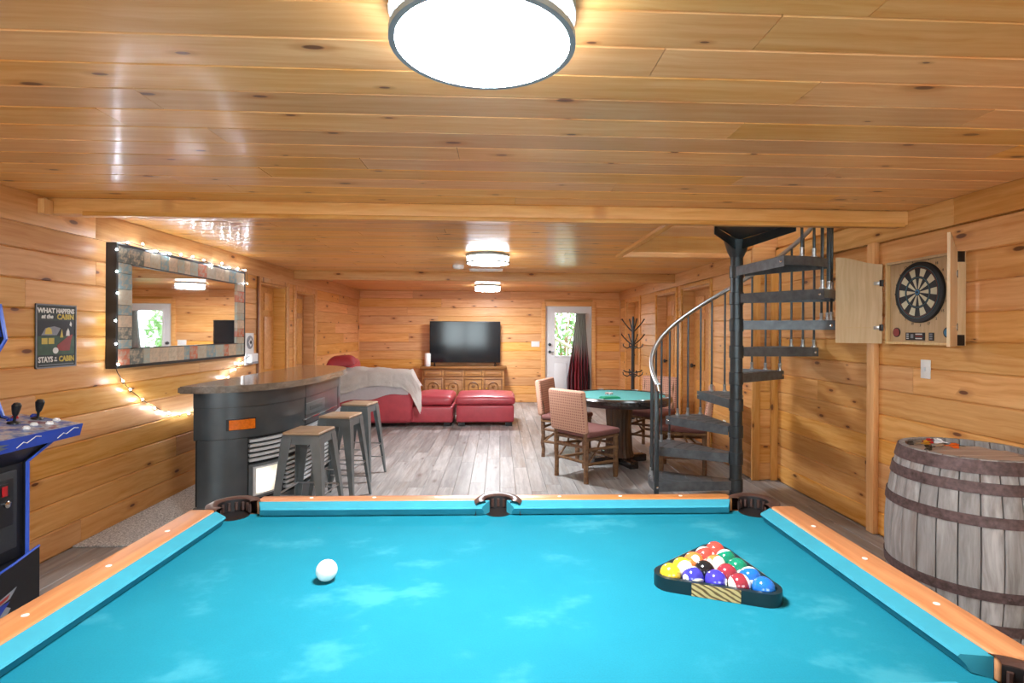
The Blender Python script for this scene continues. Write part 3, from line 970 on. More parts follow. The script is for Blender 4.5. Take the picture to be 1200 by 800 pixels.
rows = [[(1, 'd9b12c', 0, 'yellow solid'), (12, '3a3a9c', 1, 'purple striped'), (4, '4039a8', 0, 'purple solid'), (15, '8f2f3a', 1, 'maroon striped'), (2, '1c67b8', 0, 'blue solid')],
        [(9, 'd9b12c', 1, 'yellow striped'), (8, '1c1c1f', 0, 'black'), (7, '93303c', 0, 'maroon solid'), (10, '1c67b8', 1, 'blue striped')],
        [(5, 'e0783c', 0, 'orange solid'), (13, 'e0783c', 1, 'orange striped'), (6, '0f7a5c', 0, 'green solid')],
        [(11, 'd0483e', 1, 'red striped'), (14, '0f7a5c', 1, 'green striped')],
        [(3, 'd0483e', 0, 'red solid')]]
discs = {1: (-.6, .5, -.2), 12: (-.9, -.45, .15), 4: (.75, -.6, .1), 15: (1, .2, -.3), 2: (.8, .5, -.3), 9: (.4, -.7, -.1), 8: (.1, -.75, -.2), 7: (.7, .3, .2), 10: (.9, .3, .2), 5: (-.05, -.7, .7), 13: (-.85, -.3, .5), 6: (-.15, -.85, -.05), 11: (.75, -.6, .35), 14: (.8, .2, .3), 3: (.2, .3, .3)}
tilts = {12: (R(-52), R(-12), 0), 15: (R(10), R(75), R(10)), 9: (R(78), R(30), 0), 10: (R(-48), R(10), 0), 13: (R(60), R(40), 0), 11: (R(-50), R(-10), 0), 14: (R(-42), R(-10), 0)}
for i, row in enumerate(rows):
    for j, (num, col, st_, nm) in enumerate(row):
        p = cen + u * ((j - (len(row) - 1) / 2) * D) + v * (i * D * .866 - D * .866 * 4 / 3)
        ball(p.x, p.y, num, col, st_, '%s ball numbered %d inside the black rack' % (nm, num), discs[num], tilt=tilts.get(num, (0, 0, 0)))
ball(-.487, 1.535, 0, 'eceee8', 0, 'plain white cue ball lying alone on the turquoise cloth', (0, 0, 1), 'cue_ball')

# triangle rack
def rack():
    t = thing('triangle_rack', 'black triangular ball rack with striped wood inlays on the pool table', 'ball rack', (cen.x, cen.y, FELT_Z), math.atan2(u.y, u.x))
    s = D * 4
    inner, thick = BR + .003, .013
    def outline(off, n=8):
        pts = []
        cs = [(-s / 2, -s * .2887), (s / 2, -s * .2887), (0, s * .5774)]
        for k, c in enumerate(cs):
            mid = [-150, -30, 90][k]
            for m in range(n + 1):
                a = R(mid - 60 + 120 * m / n)
                pts.append((c[0] + off * math.cos(a), c[1] + off * math.sin(a)))
        return pts
    z0, z1 = .0005, .036
    bm = bmesh.new()
    I, O = outline(inner), outline(inner + thick)
    m = len(I)
    vs = [[bm.verts.new((p[0], p[1], z)) for p in P] for P, z in ((I, z0), (O, z0), (O, z1), (I, z1))]
    for k in range(m):
        for a in range(4):
            bm.faces.new((vs[a][k], vs[a][(k + 1) % m], vs[(a + 1) % 4][(k + 1) % m], vs[(a + 1) % 4][k]))
    obj('rack_frame', bm, plain('rack_black', '14272c', .35, var=.2, vscale=20), t)
    for a in (-90, 30, 150):
        bm = bmesh.new(); box(bm, -.062, .062, -.0008, .0008, -.0172, .0172)
        rr = s * .2887 + inner + thick + .0006
        obj('inlay', bm, 'rack_wood', t, (rr * math.cos(R(a)), rr * math.sin(R(a)), .0182), (0, 0, R(a + 90)), 'striped golden wood inlay')
rack()

# ------------------------------------------------------------------ spiral staircase
SX, SY, SR, RISE = 1.976, 4.327, .71, .221
sp = thing('spiral_staircase', 'black metal spiral staircase with grey curved handrail', 'staircase', (SX, SY, 0))
bm = bmesh.new(); lathe(bm, [(.05, 0), (.05, 3.4)], 24); obj('center_pole', bm, 'black_metal', sp)
bm = bmesh.new(); lathe(bm, [(.14, 0), (.14, .012), (.06, .016)], 28); obj('base_flange', bm, 'black_metal', sp)
def pol(a, r, z=0): return Vector((r * math.cos(R(a)), r * math.sin(R(a)), z))
RB = SR - .025
def rail_z(a): return RISE * ((168 - a) / 30 + 1) + .93
bolt_bm = bmesh.new(); lathe(bolt_bm, [(.012, 0), (.012, .006), (.006, .012), (.0005, .0125)], 12); bolt_me = mesh(bolt_bm)
con_bm = bmesh.new(); lathe(con_bm, [(.02, 0), (.02, .012), (.013, .016), (.013, .05), (.015, .055), (.015, .065)], 12); con_me = mesh(con_bm)
def tread(a, z, half=17, r=SR, name='tread', flange=.075):
    bm = bmesh.new()
    n = 10
    A0, A1 = a - half, a + half
    base = 70 * PI / 180
    def pts():
        P = [pol(A0 - 0, .055) + pol(A0 - 90, .03), ]
        arc = [pol(A0 + (A1 - A0) * k / n, r) for k in range(n + 1)]
        return [P[0]] + arc + [pol(A1, .055) + pol(A1 + 90, .03)]
    poly = [(p.x, p.y) for p in pts()]
    prism(bm, poly, z - .012, z)
    # flanges along the outline: radial sides and the rim
    P = pts()
    m = len(P)
    for i in range(m - 1):
        p, q = P[i], P[i + 1]
        d = (q - p).normalized(); nn = Vector((-d.y, d.x, 0)) * .006
        quad = [(p.x, p.y), (q.x, q.y), (q.x + nn.x, q.y + nn.y), (p.x + nn.x, p.y + nn.y)]
        f = flange if i in (0, m - 2) else flange * .85
        prism(bm, quad, z - f, z - .0121)
    o = obj(name, bm, 'tread', sp)
    bm = bmesh.new()                                  # raised anti-slip ribs
    for k in range(5):
        rr = .2 + k * .1
        tube(bm, [pol(A0 + 4 + (A1 - A0 - 8) * j / 6, rr, z + .001) for j in range(7)], .003, 4)
    obj('ribs', bm, 'tread', o)
    for e in (A0, A1):
        s = -1 if e == A0 else 1
        c = pol(e, r - .03) + Vector((0, 0, z - .04))
        ob = obj('bolt', bolt_me, 'chrome', o)
        dirv = pol(e + s * 90, 1)
        ob.location = c + dirv * .001
        ob.rotation_euler = dirv.to_track_quat('Z', 'Y').to_euler()
    return o
def baluster(a, z0, z1, con=True, r=.0095):
    bm = bmesh.new(); p = pol(a, RB)
    tube(bm, [(p.x, p.y, z0), (p.x, p.y, z1)], r, 8)
    o = obj('baluster', bm, 'black_metal', sp)
    if con:
        obj('connector', con_me, 'steel', o, (p.x, p.y, z0))
for i in range(9):
    a = 168 - 30 * i; z = RISE * (i + 1)
    tread(a, z)
    for da in (6, -4):
        baluster(a + da, z, min(rail_z(a + da), 3.3))
    if i: baluster(a + 15, z - RISE + .0, min(rail_z(a + 15), 3.3), True)
    bm = bmesh.new(); lathe(bm, [(.052, z - .09), (.057, z - .085), (.057, z + .01), (.052, z + .015)], 24); obj('collar', bm, 'black_metal', sp)
bm = bmesh.new(); p = pol(184, RB); box(bm, p.x - .017, p.x + .017, p.y - .017, p.y + .017, 0, rail_z(184) - .01, .003); obj('newel_post', bm, 'black_metal', sp)
bm = bmesh.new(); tube(bm, [pol(a, RB, rail_z(a)) for a in range(186, -90, -4)], .02, 12); obj('handrail', bm, 'steel', sp)
bm = bmesh.new(); e = pol(186, RB, rail_z(186)); tube(bm, [e, e + Vector((.004, -.012, -.05))], .021, 12); obj('handrail_end', bm, 'chrome', sp)
# landing: wedge pointing to the beam with a deep gusset under it
bm = bmesh.new()
LZ = RISE * 10 + .02
P = [pol(-97, .05)] + [pol(a, .76) for a in range(-126, -83, 6)]
prism(bm, [(p.x, p.y) for p in P], LZ - .02, LZ)
for a in (-126, -85):
    p, q = pol(a, .05), pol(a, .76); nn = pol(a + 90, .006)
    lo = [Vector((p.x, p.y, LZ - .10)), Vector((q.x, q.y, LZ - .08)), Vector((q.x, q.y, LZ - .021)), Vector((p.x, p.y, LZ - .021))]
    A_ = [bm.verts.new(x_) for x_ in lo]; B2 = [bm.verts.new(x_ + nn) for x_ in lo]
    bm.faces.new(A_); bm.faces.new(B2[::-1])
    for k in range(4): bm.faces.new((A_[k], A_[(k + 1) % 4], B2[(k + 1) % 4], B2[k]))
obj('landing', bm, 'black_metal', sp)
bm = bmesh.new(); lathe(bm, [(.051, LZ - .16), (.075, LZ - .11), (.10, LZ - .021)], 24); obj('landing_collar', bm, 'black_metal', sp)

# ------------------------------------------------------------------ truck-front bar
def bow(y, xb, yc, hl, dep, p=3.2, q=2.2):
    t = min(1, abs((y - yc) / hl))
    return xb + dep * (1 - t ** p) ** (1 / q)
BX, BYC, BHL, BDEP = -2.18, 5.0, 1.11, .57
def bow_pts(xb, yc, hl, dep, n=56, t0=-1.0, t1=1.0):
    out = []
    for k in range(n + 1):
        a = -PI / 2 + PI * k / n
        y = yc + hl * math.sin(a)
        out.append((bow(y, xb, yc, hl, dep), y))
    return out
bar = thing('bar_counter', 'black bar built from a truck front with lit headlamp and chrome grille', 'bar', (0, 0, 0))
body_pts = bow_pts(BX, BYC, BHL, BDEP)
def band(name, z0, z1, inset, mat):
    pts = bow_pts(BX, BYC, BHL - inset, BDEP - inset)
    bm = bmesh.new(); prism(bm, pts, z0, z1)
    return obj(name, bm, mat, bar)
body_black = plain('truck_black_paint', '585d60', .28, .55, var=.18, vscale=5, coat=.3)
band('hood_band', .884, 1.0, 0, body_black)
band('upper_panel', .655, .880, .004, body_black)
band('grille_back', .17, .651, .03, plain('grille_dark_metal', '26282a', .5, .3, var=.15))  # dark metal backing set behind the grille bars
band('bumper_base', 0, .168, .0, body_black)
band('seam_upper', .8795, .8845, .008, 'black'); band('seam_lower', .650, .6555, .012, 'black')
def strip(name, ya, yb, z0, z1, out, mat, parent=bar, thick=.02, n=40):
    """a strip that follows the bowed front, standing proud of it"""
    bm = bmesh.new(); rings = []
    for k in range(n + 1):
        y = ya + (yb - ya) * k / n
        e = 1e-3
        x_ = bow(y, BX, BYC, BHL, BDEP)
        dx = (bow(y + e, BX, BYC, BHL, BDEP) - bow(y - e, BX, BYC, BHL, BDEP)) / (2 * e)
        nn = Vector((1, -dx, 0)).normalized()
        p = Vector((x_, y, 0)) + nn * out
        q = p - nn * thick
        rings.append([bm.verts.new((p.x, p.y, z0)), bm.verts.new((p.x, p.y, z1)), bm.verts.new((q.x, q.y, z1)), bm.verts.new((q.x, q.y, z0))])
    for a, b in zip(rings, rings[1:]):
        for k in range(4): bm.faces.new((a[k], a[(k + 1) % 4], b[(k + 1) % 4], b[k]))
    bm.faces.new(rings[0][::-1]); bm.faces.new(rings[-1])
    return obj(name, bm, mat, parent)
Y0, Y1 = BYC - 1.06, BYC + 1.06
strip('fender', BYC - 1.1095, BYC - .995, .17, .65, .0, body_black, thick=.06)
strip('fender', BYC + .995, BYC + 1.1095, .17, .65, .0, body_black, thick=.06)
for k in range(5):
    z = .47 + k * .036
    strip('grille_bar', BYC - .985, BYC + .985, z, z + .02, .004, 'bright_trim', thick=.03)
for k in range(7):
    z = .20 + k * .036
    strip('grille_bar', BYC - .72, BYC + .72, z, z + .02, .004, 'bright_trim', thick=.03)
for s in (-1, 1):
    a, b = sorted((BYC + s * .99, BYC + s * .77))
    hb = strip('headlamp_bezel', a, b, .195, .45, .008, 'gunmetal', thick=.04)
    strip('headlamp_rim', a + .02, b - .02, .215, .43, .014, 'bright_trim', hb)
    strip('headlamp_lens', a + .035, b - .035, .23, .415, .018, 'headlight', hb)
    a, b = sorted((BYC + s * 1.07, BYC + s * .955))
    ts = strip('turn_signal', a, b, .715, .80, .006, 'black')
    strip('orange_lens', a + .008, b - .008, .722, .793, .022, 'orange_lens', ts, thick=.02)
for y_ in (BYC - .45, BYC + .45):
    strip('panel_seam', y_ - .003, y_ + .003, .66, .998, .001, 'black', thick=.004, n=2)
em = strip('badge_plate', 4.55, 4.98, .735, .83, .006, 'gunmetal')
strip('badge_relief', 4.62, 4.9, .765, .80, .009, body_black, em)
strip('trim_strip', 4.5, 5.4, .695, .705, .004, 'chrome', thick=.01)
strip('turn_mirror_light', 5.93, 5.965, .74, .80, .012, 'orange_lens', thick=.02)
ctp = bow_pts(-2.235, 5.0, 1.20, .68)
bm = bmesh.new(); prism(bm, ctp, 1.0, 1.05)
bmesh.ops.bevel(bm, geom=[e for e in bm.edges if abs(e.verts[0].co.z - e.verts[1].co.z) < .001], offset=.008, segments=2, affect='EDGES')
bm.transform(Matrix.Rotation(-PI / 2, 4, 'Z'))         # local x along the counter
obj('counter_top', bm, 'counter', bar, None, (0, 0, PI / 2))

# stools
def stool(name_label, x, y, rz):
    t = thing('bar_stool', name_label, 'stool', (x, y, 0), rz, 'metal stools at the truck bar')
    h, w = .735, .135
    bm = bmesh.new(); box(bm, -w, w, -w, w, h - .022, h, .01, 3); obj('seat', bm, 'seat_wood', t)
    bm = bmesh.new()
    for sx, sy in ((1, 0), (-1, 0), (0, 1), (0, -1)):
        if sx: box(bm, min(sx * w, sx * (w - .006)), max(sx * w, sx * (w - .006)), -w, w, h - .085, h - .023)
        else: box(bm, -w + .006, w - .006, min(sy * w, sy * (w - .006)), max(sy * w, sy * (w - .006)), h - .085, h - .023)
    obj('seat_skirt', bm, 'stool_metal', t)
    for sx in (-1, 1):
        for sy in (-1, 1):
            bm = bmesh.new()                           # tapering L-shaped sheet leg
            rings = []
            for z, o_, ww in ((h - .04, w + .003, .075), (h * .5, w + .033, .05), (.02, w + .062, .026), (0, w + .064, .024)):
                cx, cy = sx * o_, sy * o_
                th = .006
                prof = [(0, 0), (-ww, 0), (-ww, -th), (-th, -th), (-th, -ww), (0, -ww)]
                rings.append([bm.verts.new((cx + sx * a, cy + sy * b, z)) for a, b in prof])
            for a, b in zip(rings, rings[1:]):
                for k in range(6): bm.faces.new((a[k], a[(k + 1) % 6], b[(k + 1) % 6], b[k]))
            bm.faces.new(rings[0]); bm.faces.new(rings[-1][::-1])
            obj('leg', bm, 'stool_metal', t)
    for z, o_ in ((.30, w + .038), (.16, w + .05)):
        for sx, sy in ((1, 0), (0, 1), (-1, 0), (0, -1)):
            bm = bmesh.new()
            if z < .2 and sx: continue
            o2 = o_ - .012
            if sx: tube(bm, [(sx * o2, -o2, z), (sx * o2, o2, z)], .006, 8)
            else: tube(bm, [(-o2, sy * o2, z), (o2, sy * o2, z)], .006, 8)
            obj('footrest', bm, 'steel', t)
stool('grey metal bar stool by the lit headlamp', -1.365, 3.90, R(-6))
stool('grey metal bar stool between the other two stools', -1.345, 4.60, R(-8))
stool('grey metal bar stool closest to the red sofa', -1.375, 5.34, R(-10))

# ------------------------------------------------------------------ carpet behind the bar
bm = bmesh.new(); box(bm, XL + .004, -2.26, 3.64, 6.3, .0005, .014, .004)
rug = obj('carpet_strip', bm, 'carpet'); tag(rug, 'speckled grey carpet strip along the wall behind the bar', 'carpet')

# ------------------------------------------------------------------ mirror + fairy lights
mr = thing('wall_mirror', 'large mirror in a patchwork tile frame above the bar', 'mirror', (XL, 4.90, 1.62))
MW, MH, MD, FWD = .97, .455, .075, .17
bm = bmesh.new()
for (y0, y1, z0, z1) in [(-MW, MW, MH - .02, MH), (-MW, MW, -MH, -MH + .02), (-MW, -MW + .02, -MH + .02, MH - .02), (MW - .02, MW, -MH + .02, MH - .02)]:
    box(bm, .002, MD, y0, y1, z0, z1)
obj('outer_frame', bm, 'black', mr)
bm = bmesh.new(); box(bm, .003, .055, -MW + .02, MW - .02, -MH + .02, MH - .02); obj('backing', bm, 'black', mr)
part('mirror_glass', 'mirror', mr, box, .055, .0575, -MW + FWD - .01, MW - FWD + .01, -MH + FWD - .03, MH - FWD + .03)
rn = random.Random(5)
def tile(y0, y1, z0, z1):
    bm = bmesh.new(); box(bm, .0555, .074 + rn.uniform(-.001, .001), y0 + .001, y1 - .001, z0 + .001, z1 - .001, .002, 1)
    bm.transform(Matrix.Translation((0, -(y0 + y1) / 2, -(z0 + z1) / 2)))
    obj('frame_tile', bm, 'tiles', mr, (0, (y0 + y1) / 2, (z0 + z1) / 2))
FZ = FWD - .03
y = -MW + .02
while y < MW - .021:
    w = min(rn.uniform(.07, .16), MW - .02 - y)
    if MW - .02 - (y + w) < .05: w = MW - .02 - y
    tile(y, y + w, MH - FZ, MH - .02); tile(y, y + w, -MH + .02, -MH + FZ); y += w
z = -MH + FZ
while z < MH - FZ - .001:
    w = min(rn.uniform(.07, .13), MH - FZ - z)
    if MH - FZ - (z + w) < .05: w = MH - FZ - z
    tile(-MW + .02, -MW + FWD, z, z + w); tile(MW - FWD, MW - .02, z, z + w); z += w
bm = bmesh.new()
for (y0, y1, z0, z1) in [(-MW + FWD - .012, MW - FWD + .012, MH - FZ - .006, MH - FZ), (-MW + FWD - .012, MW - FWD + .012, -MH + FZ, -MH + FZ + .006)]:
    box(bm, .056, .079, y0, y1, z0, z1)
obj('inner_bead', bm, 'black', mr)

fl = thing('fairy_lights', 'string of white fairy lights draped around the patchwork mirror', 'string lights', (0, 0, 0))
wx = XL + .085
y0, y1, z0, z1 = 4.90 - MW - .012, 4.90 + MW + .01, 1.62 - MH - .01, 1.62 + MH + .012
path = [(wx, y1, z1 - .12), (wx, y1, z1)]
path += [(wx, y1 + (y0 - y1) * k / 14, z1 + .008 * math.sin(k * 2.1)) for k in range(1, 15)]
path += [(wx, y0 + .004 * math.sin(k * 2), z1 + (z0 - z1) * k / 8) for k in range(1, 9)]
swoop = [(128, 433), (150, 455), (172, 472), (190, 481), (210, 484), (234, 483)]
def on_left(px, py, X=XL + .03):
    d = _fw + _rt * ((px - CX) / F_PX) - _up * ((py - CY) / F_PX)
    t = X / d.x
    return (X, d.y * t, CAM_H + d.z * t)
path += [on_left(*p) for p in swoop[1:]]
path += [(XL + .03, path[-1][1] + .35, path[-1][2] + .04), (XL + .03, 5.6, .98), (XL + .03, 5.93, 1.12), (XL + .09, 5.965, 1.17)]
def resample(P, step):
    P = [Vector(p) for p in P]; out = [P[0].copy()]; acc = 0
    for a, b in zip(P, P[1:]):
        L = (b - a).length; s = step - acc
        while s <= L:
            out.append(a + (b - a) * (s / L)); s += step
        acc = (acc + L) % step
    return out
bm = bmesh.new(); tube(bm, resample(path, .05), .0025, 5); obj('cable', bm, 'wire', fl)
bb = bmesh.new(); bmesh.ops.create_icosphere(bb, subdivisions=1, radius=.0065); bulb_me = mesh(bb)
sb = bmesh.new(); lathe(sb, [(.004, -.016), (.004, 0)], 8); sock_me = mesh(sb)
rn = random.Random(9)
for k, p in enumerate(resample(path, .165)):
    off = Vector((rn.uniform(.004, .012), rn.uniform(-.014, .014), rn.uniform(-.02, .02)))
    b = obj('bulb', bulb_me, 'bulb', fl, p + off)
    obj('socket', sock_me, 'wire', b, (0, 0, -.004))

# ------------------------------------------------------------------ cabin sign
sg = thing('cabin_sign', 'dark green tin sign about the cabin with white and yellow lettering', 'sign', (XL, 3.505, 1.405))
SWd, SH = .31, .40
def sign_part(name, mat, poly, d0, d1):
    bm = bmesh.new(); prism(bm, poly, d0, d1, lambda u_, v_, w_: (w_, u_, v_))
    return obj(name, bm, mat, sg)
def rect(u0, u1, v0, v1): return [(u0, v0), (u1, v0), (u1, v1), (u0, v1)]
sign_part('plate', 'dark_green_print', rect(-SWd / 2, SWd / 2, -SH / 2, SH / 2), .001, .006)
bm = bmesh.new()
for r_ in (rect(-SWd / 2, SWd / 2, SH / 2 - .008, SH / 2), rect(-SWd / 2, SWd / 2, -SH / 2, -SH / 2 + .008), rect(-SWd / 2, -SWd / 2 + .008, -SH / 2, SH / 2), rect(SWd / 2 - .008, SWd / 2, -SH / 2, SH / 2)):
    prism(bm, r_, .006, .009, lambda u_, v_, w_: (w_, u_, v_))
obj('rim', bm, 'grey_print', sg)
def sign_text(s, size, uu, vv, mat, bold=.0016, shear=0, sx=1.0):
    o = obj('lettering', text_mesh(s, size, .0006, bold, shear=shear), mat, sg, (.0068, uu, vv), (PI / 2, 0, PI / 2))
    o.scale = (sx, 1, 1)
sign_text('WHAT', .042, -.078, .158, 'white_txt')
sign_text('HAPPENS', .042, .067, .158, 'white_txt', sx=.82)
sign_text('at the', .036, -.072, .122, 'white_txt', shear=.25)
sign_text('CABIN', .046, .068, .121, 'yellow_txt', sx=.98)
sign_text('STAYS', .048, -.082, -.148, 'white_txt', sx=.8)
sign_text('at', .017, -.008, -.138, 'white_txt', .0006); sign_text('the', .017, -.008, -.155, 'white_txt', .0006)
sign_text('CABIN', .048, .078, -.148, 'yellow_txt', sx=.86)
sign_part('rule_line', 'grey_print', rect(-.13, .135, -.183, -.178), .006, .007)
sign_part('night_sky', 'dark_print', rect(-.14, .14, .0, .097), .006, .0064)
sign_part('meadow', 'green_print', [(-.14, -.118), (.14, -.118), (.14, .0), (-.14, .0)], .006, .0064)
sign_part('cabin_roof', 'grey_print', [(-.115, .005), (.0, .005), (.03, .05), (-.02, .062), (-.085, .05)], .0064, .0072)
sign_part('cabin_gable', 'yellow_txt', [(-.09, .012), (-.035, .012), (-.042, .045), (-.062, .055), (-.082, .045)], .0072, .0076)
sign_part('cabin_window', 'yellow_txt', rect(-.112, -.07, -.05, -.012), .0064, .0072)
sign_part('cabin_window', 'yellow_txt', rect(-.062, -.02, -.05, -.012), .0064, .0072)
sign_part('tree', 'yellow_txt', [(.025, -.01), (.05, -.01), (.04, .045)], .0064, .0070)
sign_part('red_wagon', 'red_print', [(.01, -.085), (.03, -.095), (.1, -.095), (.112, -.03), (.125, .01), (.09, .0), (.06, -.022), (.0, -.06)], .0072, .0078)
sign_part('wheel', 'white_txt', [(-.01 + .022 * math.cos(k * PI / 6), -.092 + .02 * math.sin(k * PI / 6)) for k in range(12)], .0078, .0082)
sign_part('figure', 'white_txt', [(.07, .0), (.1, .0), (.098, .03), (.088, .05), (.075, .03)], .0072, .0080)
sign_part('smoke', 'white_txt', [(.1, .07), (.115, .06), (.118, .08), (.108, .095)], .0064, .0070)

# bottle opener plaque on the left wall
bo = thing('bottle_opener_plaque', 'white wall plaque with round emblem and catch box between mirror and door', 'plaque', (XL, 6.10, 1.235))
part('backboard', 'white', bo, box, .001, .02, -.10, .10, -.18, .18, .004)
bm = bmesh.new(); lathe(bm, [(.075, 0), (.075, .004), (.066, .006)], 28); obj('emblem_ring', bm, 'grey_print', bo, (.02, .0, .075), (0, PI / 2, 0))
bm = bmesh.new(); lathe(bm, [(.05, 0), (.05, .004)], 4); obj('emblem_diamond', bm, 'white', bo, (.026, .0, .075), (0, PI / 2, 0))
bm = bmesh.new(); lathe(bm, [(.024, 0), (.024, .006)], 4); obj('emblem_center', bm, 'dark_print', bo, (.0285, .0, .075), (0, PI / 2, 0))
part('catch_box', 'white', bo, box, .02, .08, -.075, .075, -.155, -.05, .008)
part('catch_slot', 'grey_print', bo, box, .0795, .082, -.07, .07, -.165, -.14)

# ------------------------------------------------------------------ arcade machine
ar = thing('arcade_machine', 'black and blue arcade cabinet with joystick deck standing against the wall', 'arcade machine', (-2.52, 2.44, 0))
def side_prism(name, mat, poly, ya, yb, parent=ar):
    bm = bmesh.new(); prism(bm, poly, ya, yb, lambda u_, v_, w_: (u_, -w_, v_)); return obj(name, bm, mat, parent)
prof = [(-.27, .34), (.215, .34), (.215, .80), (.33, .90), (.33, .93), (.10, 1.02), (.02, 1.24), (.11, 1.40), (.08, 1.57), (-.27, 1.57)]
for s in (-1, 1):
    side_prism('side_panel', 'arcade_black', prof, s * .262 - .008, s * .262 + .008)
    e_ = [Vector((p[0], s * .262, p[1])) for p in prof]
    bm = bmesh.new(); tube(bm, e_[1:9], .009, 6); obj('edge_trim', bm, 'blue_trim', ar)
side_prism('cabinet_back', 'arcade_black', [(-.27, .34), (-.255, .34), (-.255, 1.57), (-.27, 1.57)], -.253, .253)
side_prism('front_panel', 'arcade_black', [(.18, .345), (.2, .345), (.2, .80), (.3, .89), (.28, .9), (.18, .81)], -.253, .253)
side_prism('screen_bezel', 'arcade_black', [(.06, 1.03), (.075, 1.03), (-.005, 1.25), (-.02, 1.25)], -.253, .253)
side_prism('screen', 'screen', [(.0712, 1.055), (.0735, 1.055), (.0025, 1.24), (0, 1.24)], -.19, .19)
side_prism('marquee', 'blue_side', [(.085, 1.41), (.1, 1.41), (.075, 1.55), (.06, 1.55)], -.253, .253)
side_prism('speaker_panel', 'arcade_black', [(-.02, 1.26), (.085, 1.405), (.07, 1.41), (-.03, 1.27)], -.253, .253)
side_prism('cabinet_top', 'arcade_black', [(-.255, 1.55), (.07, 1.55), (.07, 1.565), (-.255, 1.565)], -.253, .253)
dk = side_prism('control_deck', 'blue_side', [(.06, .95), (.37, .905), (.385, .965), (.07, 1.015)], -.385, .385)
side_prism('deck_art', 'deck_art', [(.073, 1.0152), (.382, .9662), (.382, .9677), (.073, 1.0167)], -.38, .38, dk)
def deck_pt(x_, y_): return (x_, y_, 1.0157 - (x_ - .073) * .1586)
def lath(name, mat, prof_, loc, parent, rot=(0, R(9), 0), n=16):
    bm = bmesh.new(); lathe(bm, prof_, n); return obj(name, bm, mat, parent, loc, rot)
for yy in (-.08, .205, .335):
    lath('joystick_base', 'black', [(.028, 0), (.024, .008), (.012, .012)], deck_pt(.2, yy), dk)
    lath('joystick', 'black', [(.006, .008), (.006, .035), (.012, .045), (.017, .07), (.019, .088), (.012, .1), (.0005, .103)], deck_pt(.2, yy), dk)
    for q, (dx, dy, m_) in enumerate(((.075, .022, 'white_button'), (-.045, .035, 'blue_button'), (.10, -.05, 'white_button'), (-.07, -.045, 'red_button'))):
        lath('button', m_, [(.016, 0), (.016, .006), (.012, .009), (.011, .013), (.0005, .014)], deck_pt(.2 + dx, yy + dy), dk)
# lightning marks and a winged mark on the deck edge
def deck_face(u_, v_): # u along y, v 0..1 up the front face
    return Vector((.37 + .015 * v_ + .0012, u_, .905 + .06 * v_))
for k, y_ in enumerate((.02, .24)):
    bm = bmesh.new(); pts_ = [(y_, .2), (y_ + .03, .55), (y_ + .05, .42), (y_ + .09, .8), (y_ + .12, .7)]
    tube(bm, [deck_face(a, b) for a, b in pts_], .0022, 4); obj('lightning_mark', bm, 'white_txt', dk)
bm = bmesh.new()
P = [deck_face(a, b) for a, b in ((-.13, .5), (-.08, .75), (-.02, .62), (-.06, .5), (-.02, .35), (-.08, .25))]
bm.faces.new([bm.verts.new(p) for p in P]); bmesh.ops.solidify(bm, geom=bm.faces[:], thickness=.001); obj('winged_mark', bm, 'grey_print', dk)
cd = part('coin_door', 'coin_plate', ar, box, .2, .21, -.19, .215, .40, .775, .006)
part('coin_panel', 'arcade_black', cd, box, .21, .216, -.15, .19, .52, .74, .004)
for yy in (-.09, .02, .13):
    fr = part('coin_slot', 'black', cd, box, .216, .224, yy - .028, yy + .028, .655, .725, .003)
    part('coin_button', 'red_button', cd, box, .224, .23, yy - .012, yy + .014, .668, .715, .002)
for yy in (-.08, .05):
    part('coin_return', 'black', cd, box, .216, .222, yy - .04, yy + .04, .54, .60, .003)
lath('lock', 'chrome', [(.016, 0), (.016, .01), (.009, .014), (.0005, .015)], (.216, .15, .625), cd, (0, PI / 2, 0))
# riser with the curved top edge and the big letters
rs = side_prism('riser', 'arcade_black', [(-.27, 0), (.25, 0), (.25, .315), (.20, .339), (-.27, .339)], -.285, .285)
bm = bmesh.new()
pl = [(-.285, .18), (-.2, .19), (-.1, .22), (0, .29), (.08, .335), (.14, .345), (.285, .38)]
prism(bm, [(-.285, .02), (.285, .02)] + pl[::-1], .2505, .256, lambda u_, v_, w_: (w_, u_, v_)); obj('riser_front', bm, 'arcade_black', rs)
bm = bmesh.new(); tube(bm, [(.254, a, b) for a, b in pl], .006, 6); obj('riser_edge', bm, 'blue_trim', rs)
bm = bmesh.new(); prism(bm, [(-.1, .16), (.16, .235), (.125, .195), (.08, .185), (.13, .15), (.06, .07), (-.1, .04)], .2562, .2575, lambda u_, v_, w_: (w_, u_, v_)); obj('logo_wing', bm, 'grey_print', rs)
obj('logo_letters', text_mesh('TZ', .12, .0008, .004, 'RIGHT', .35), plain('logo_blue', '2b3f9c', .4, var=.05), rs, (.2592, .085, .135), (PI / 2, 0, PI / 2))
bm = bmesh.new(); prism(bm, [(-.06, .165), (.125, .218), (.11, .20), (-.06, .15)], .2575, .259, lambda u_, v_, w_: (w_, u_, v_)); obj('logo_stripe', bm, 'red_print', rs)

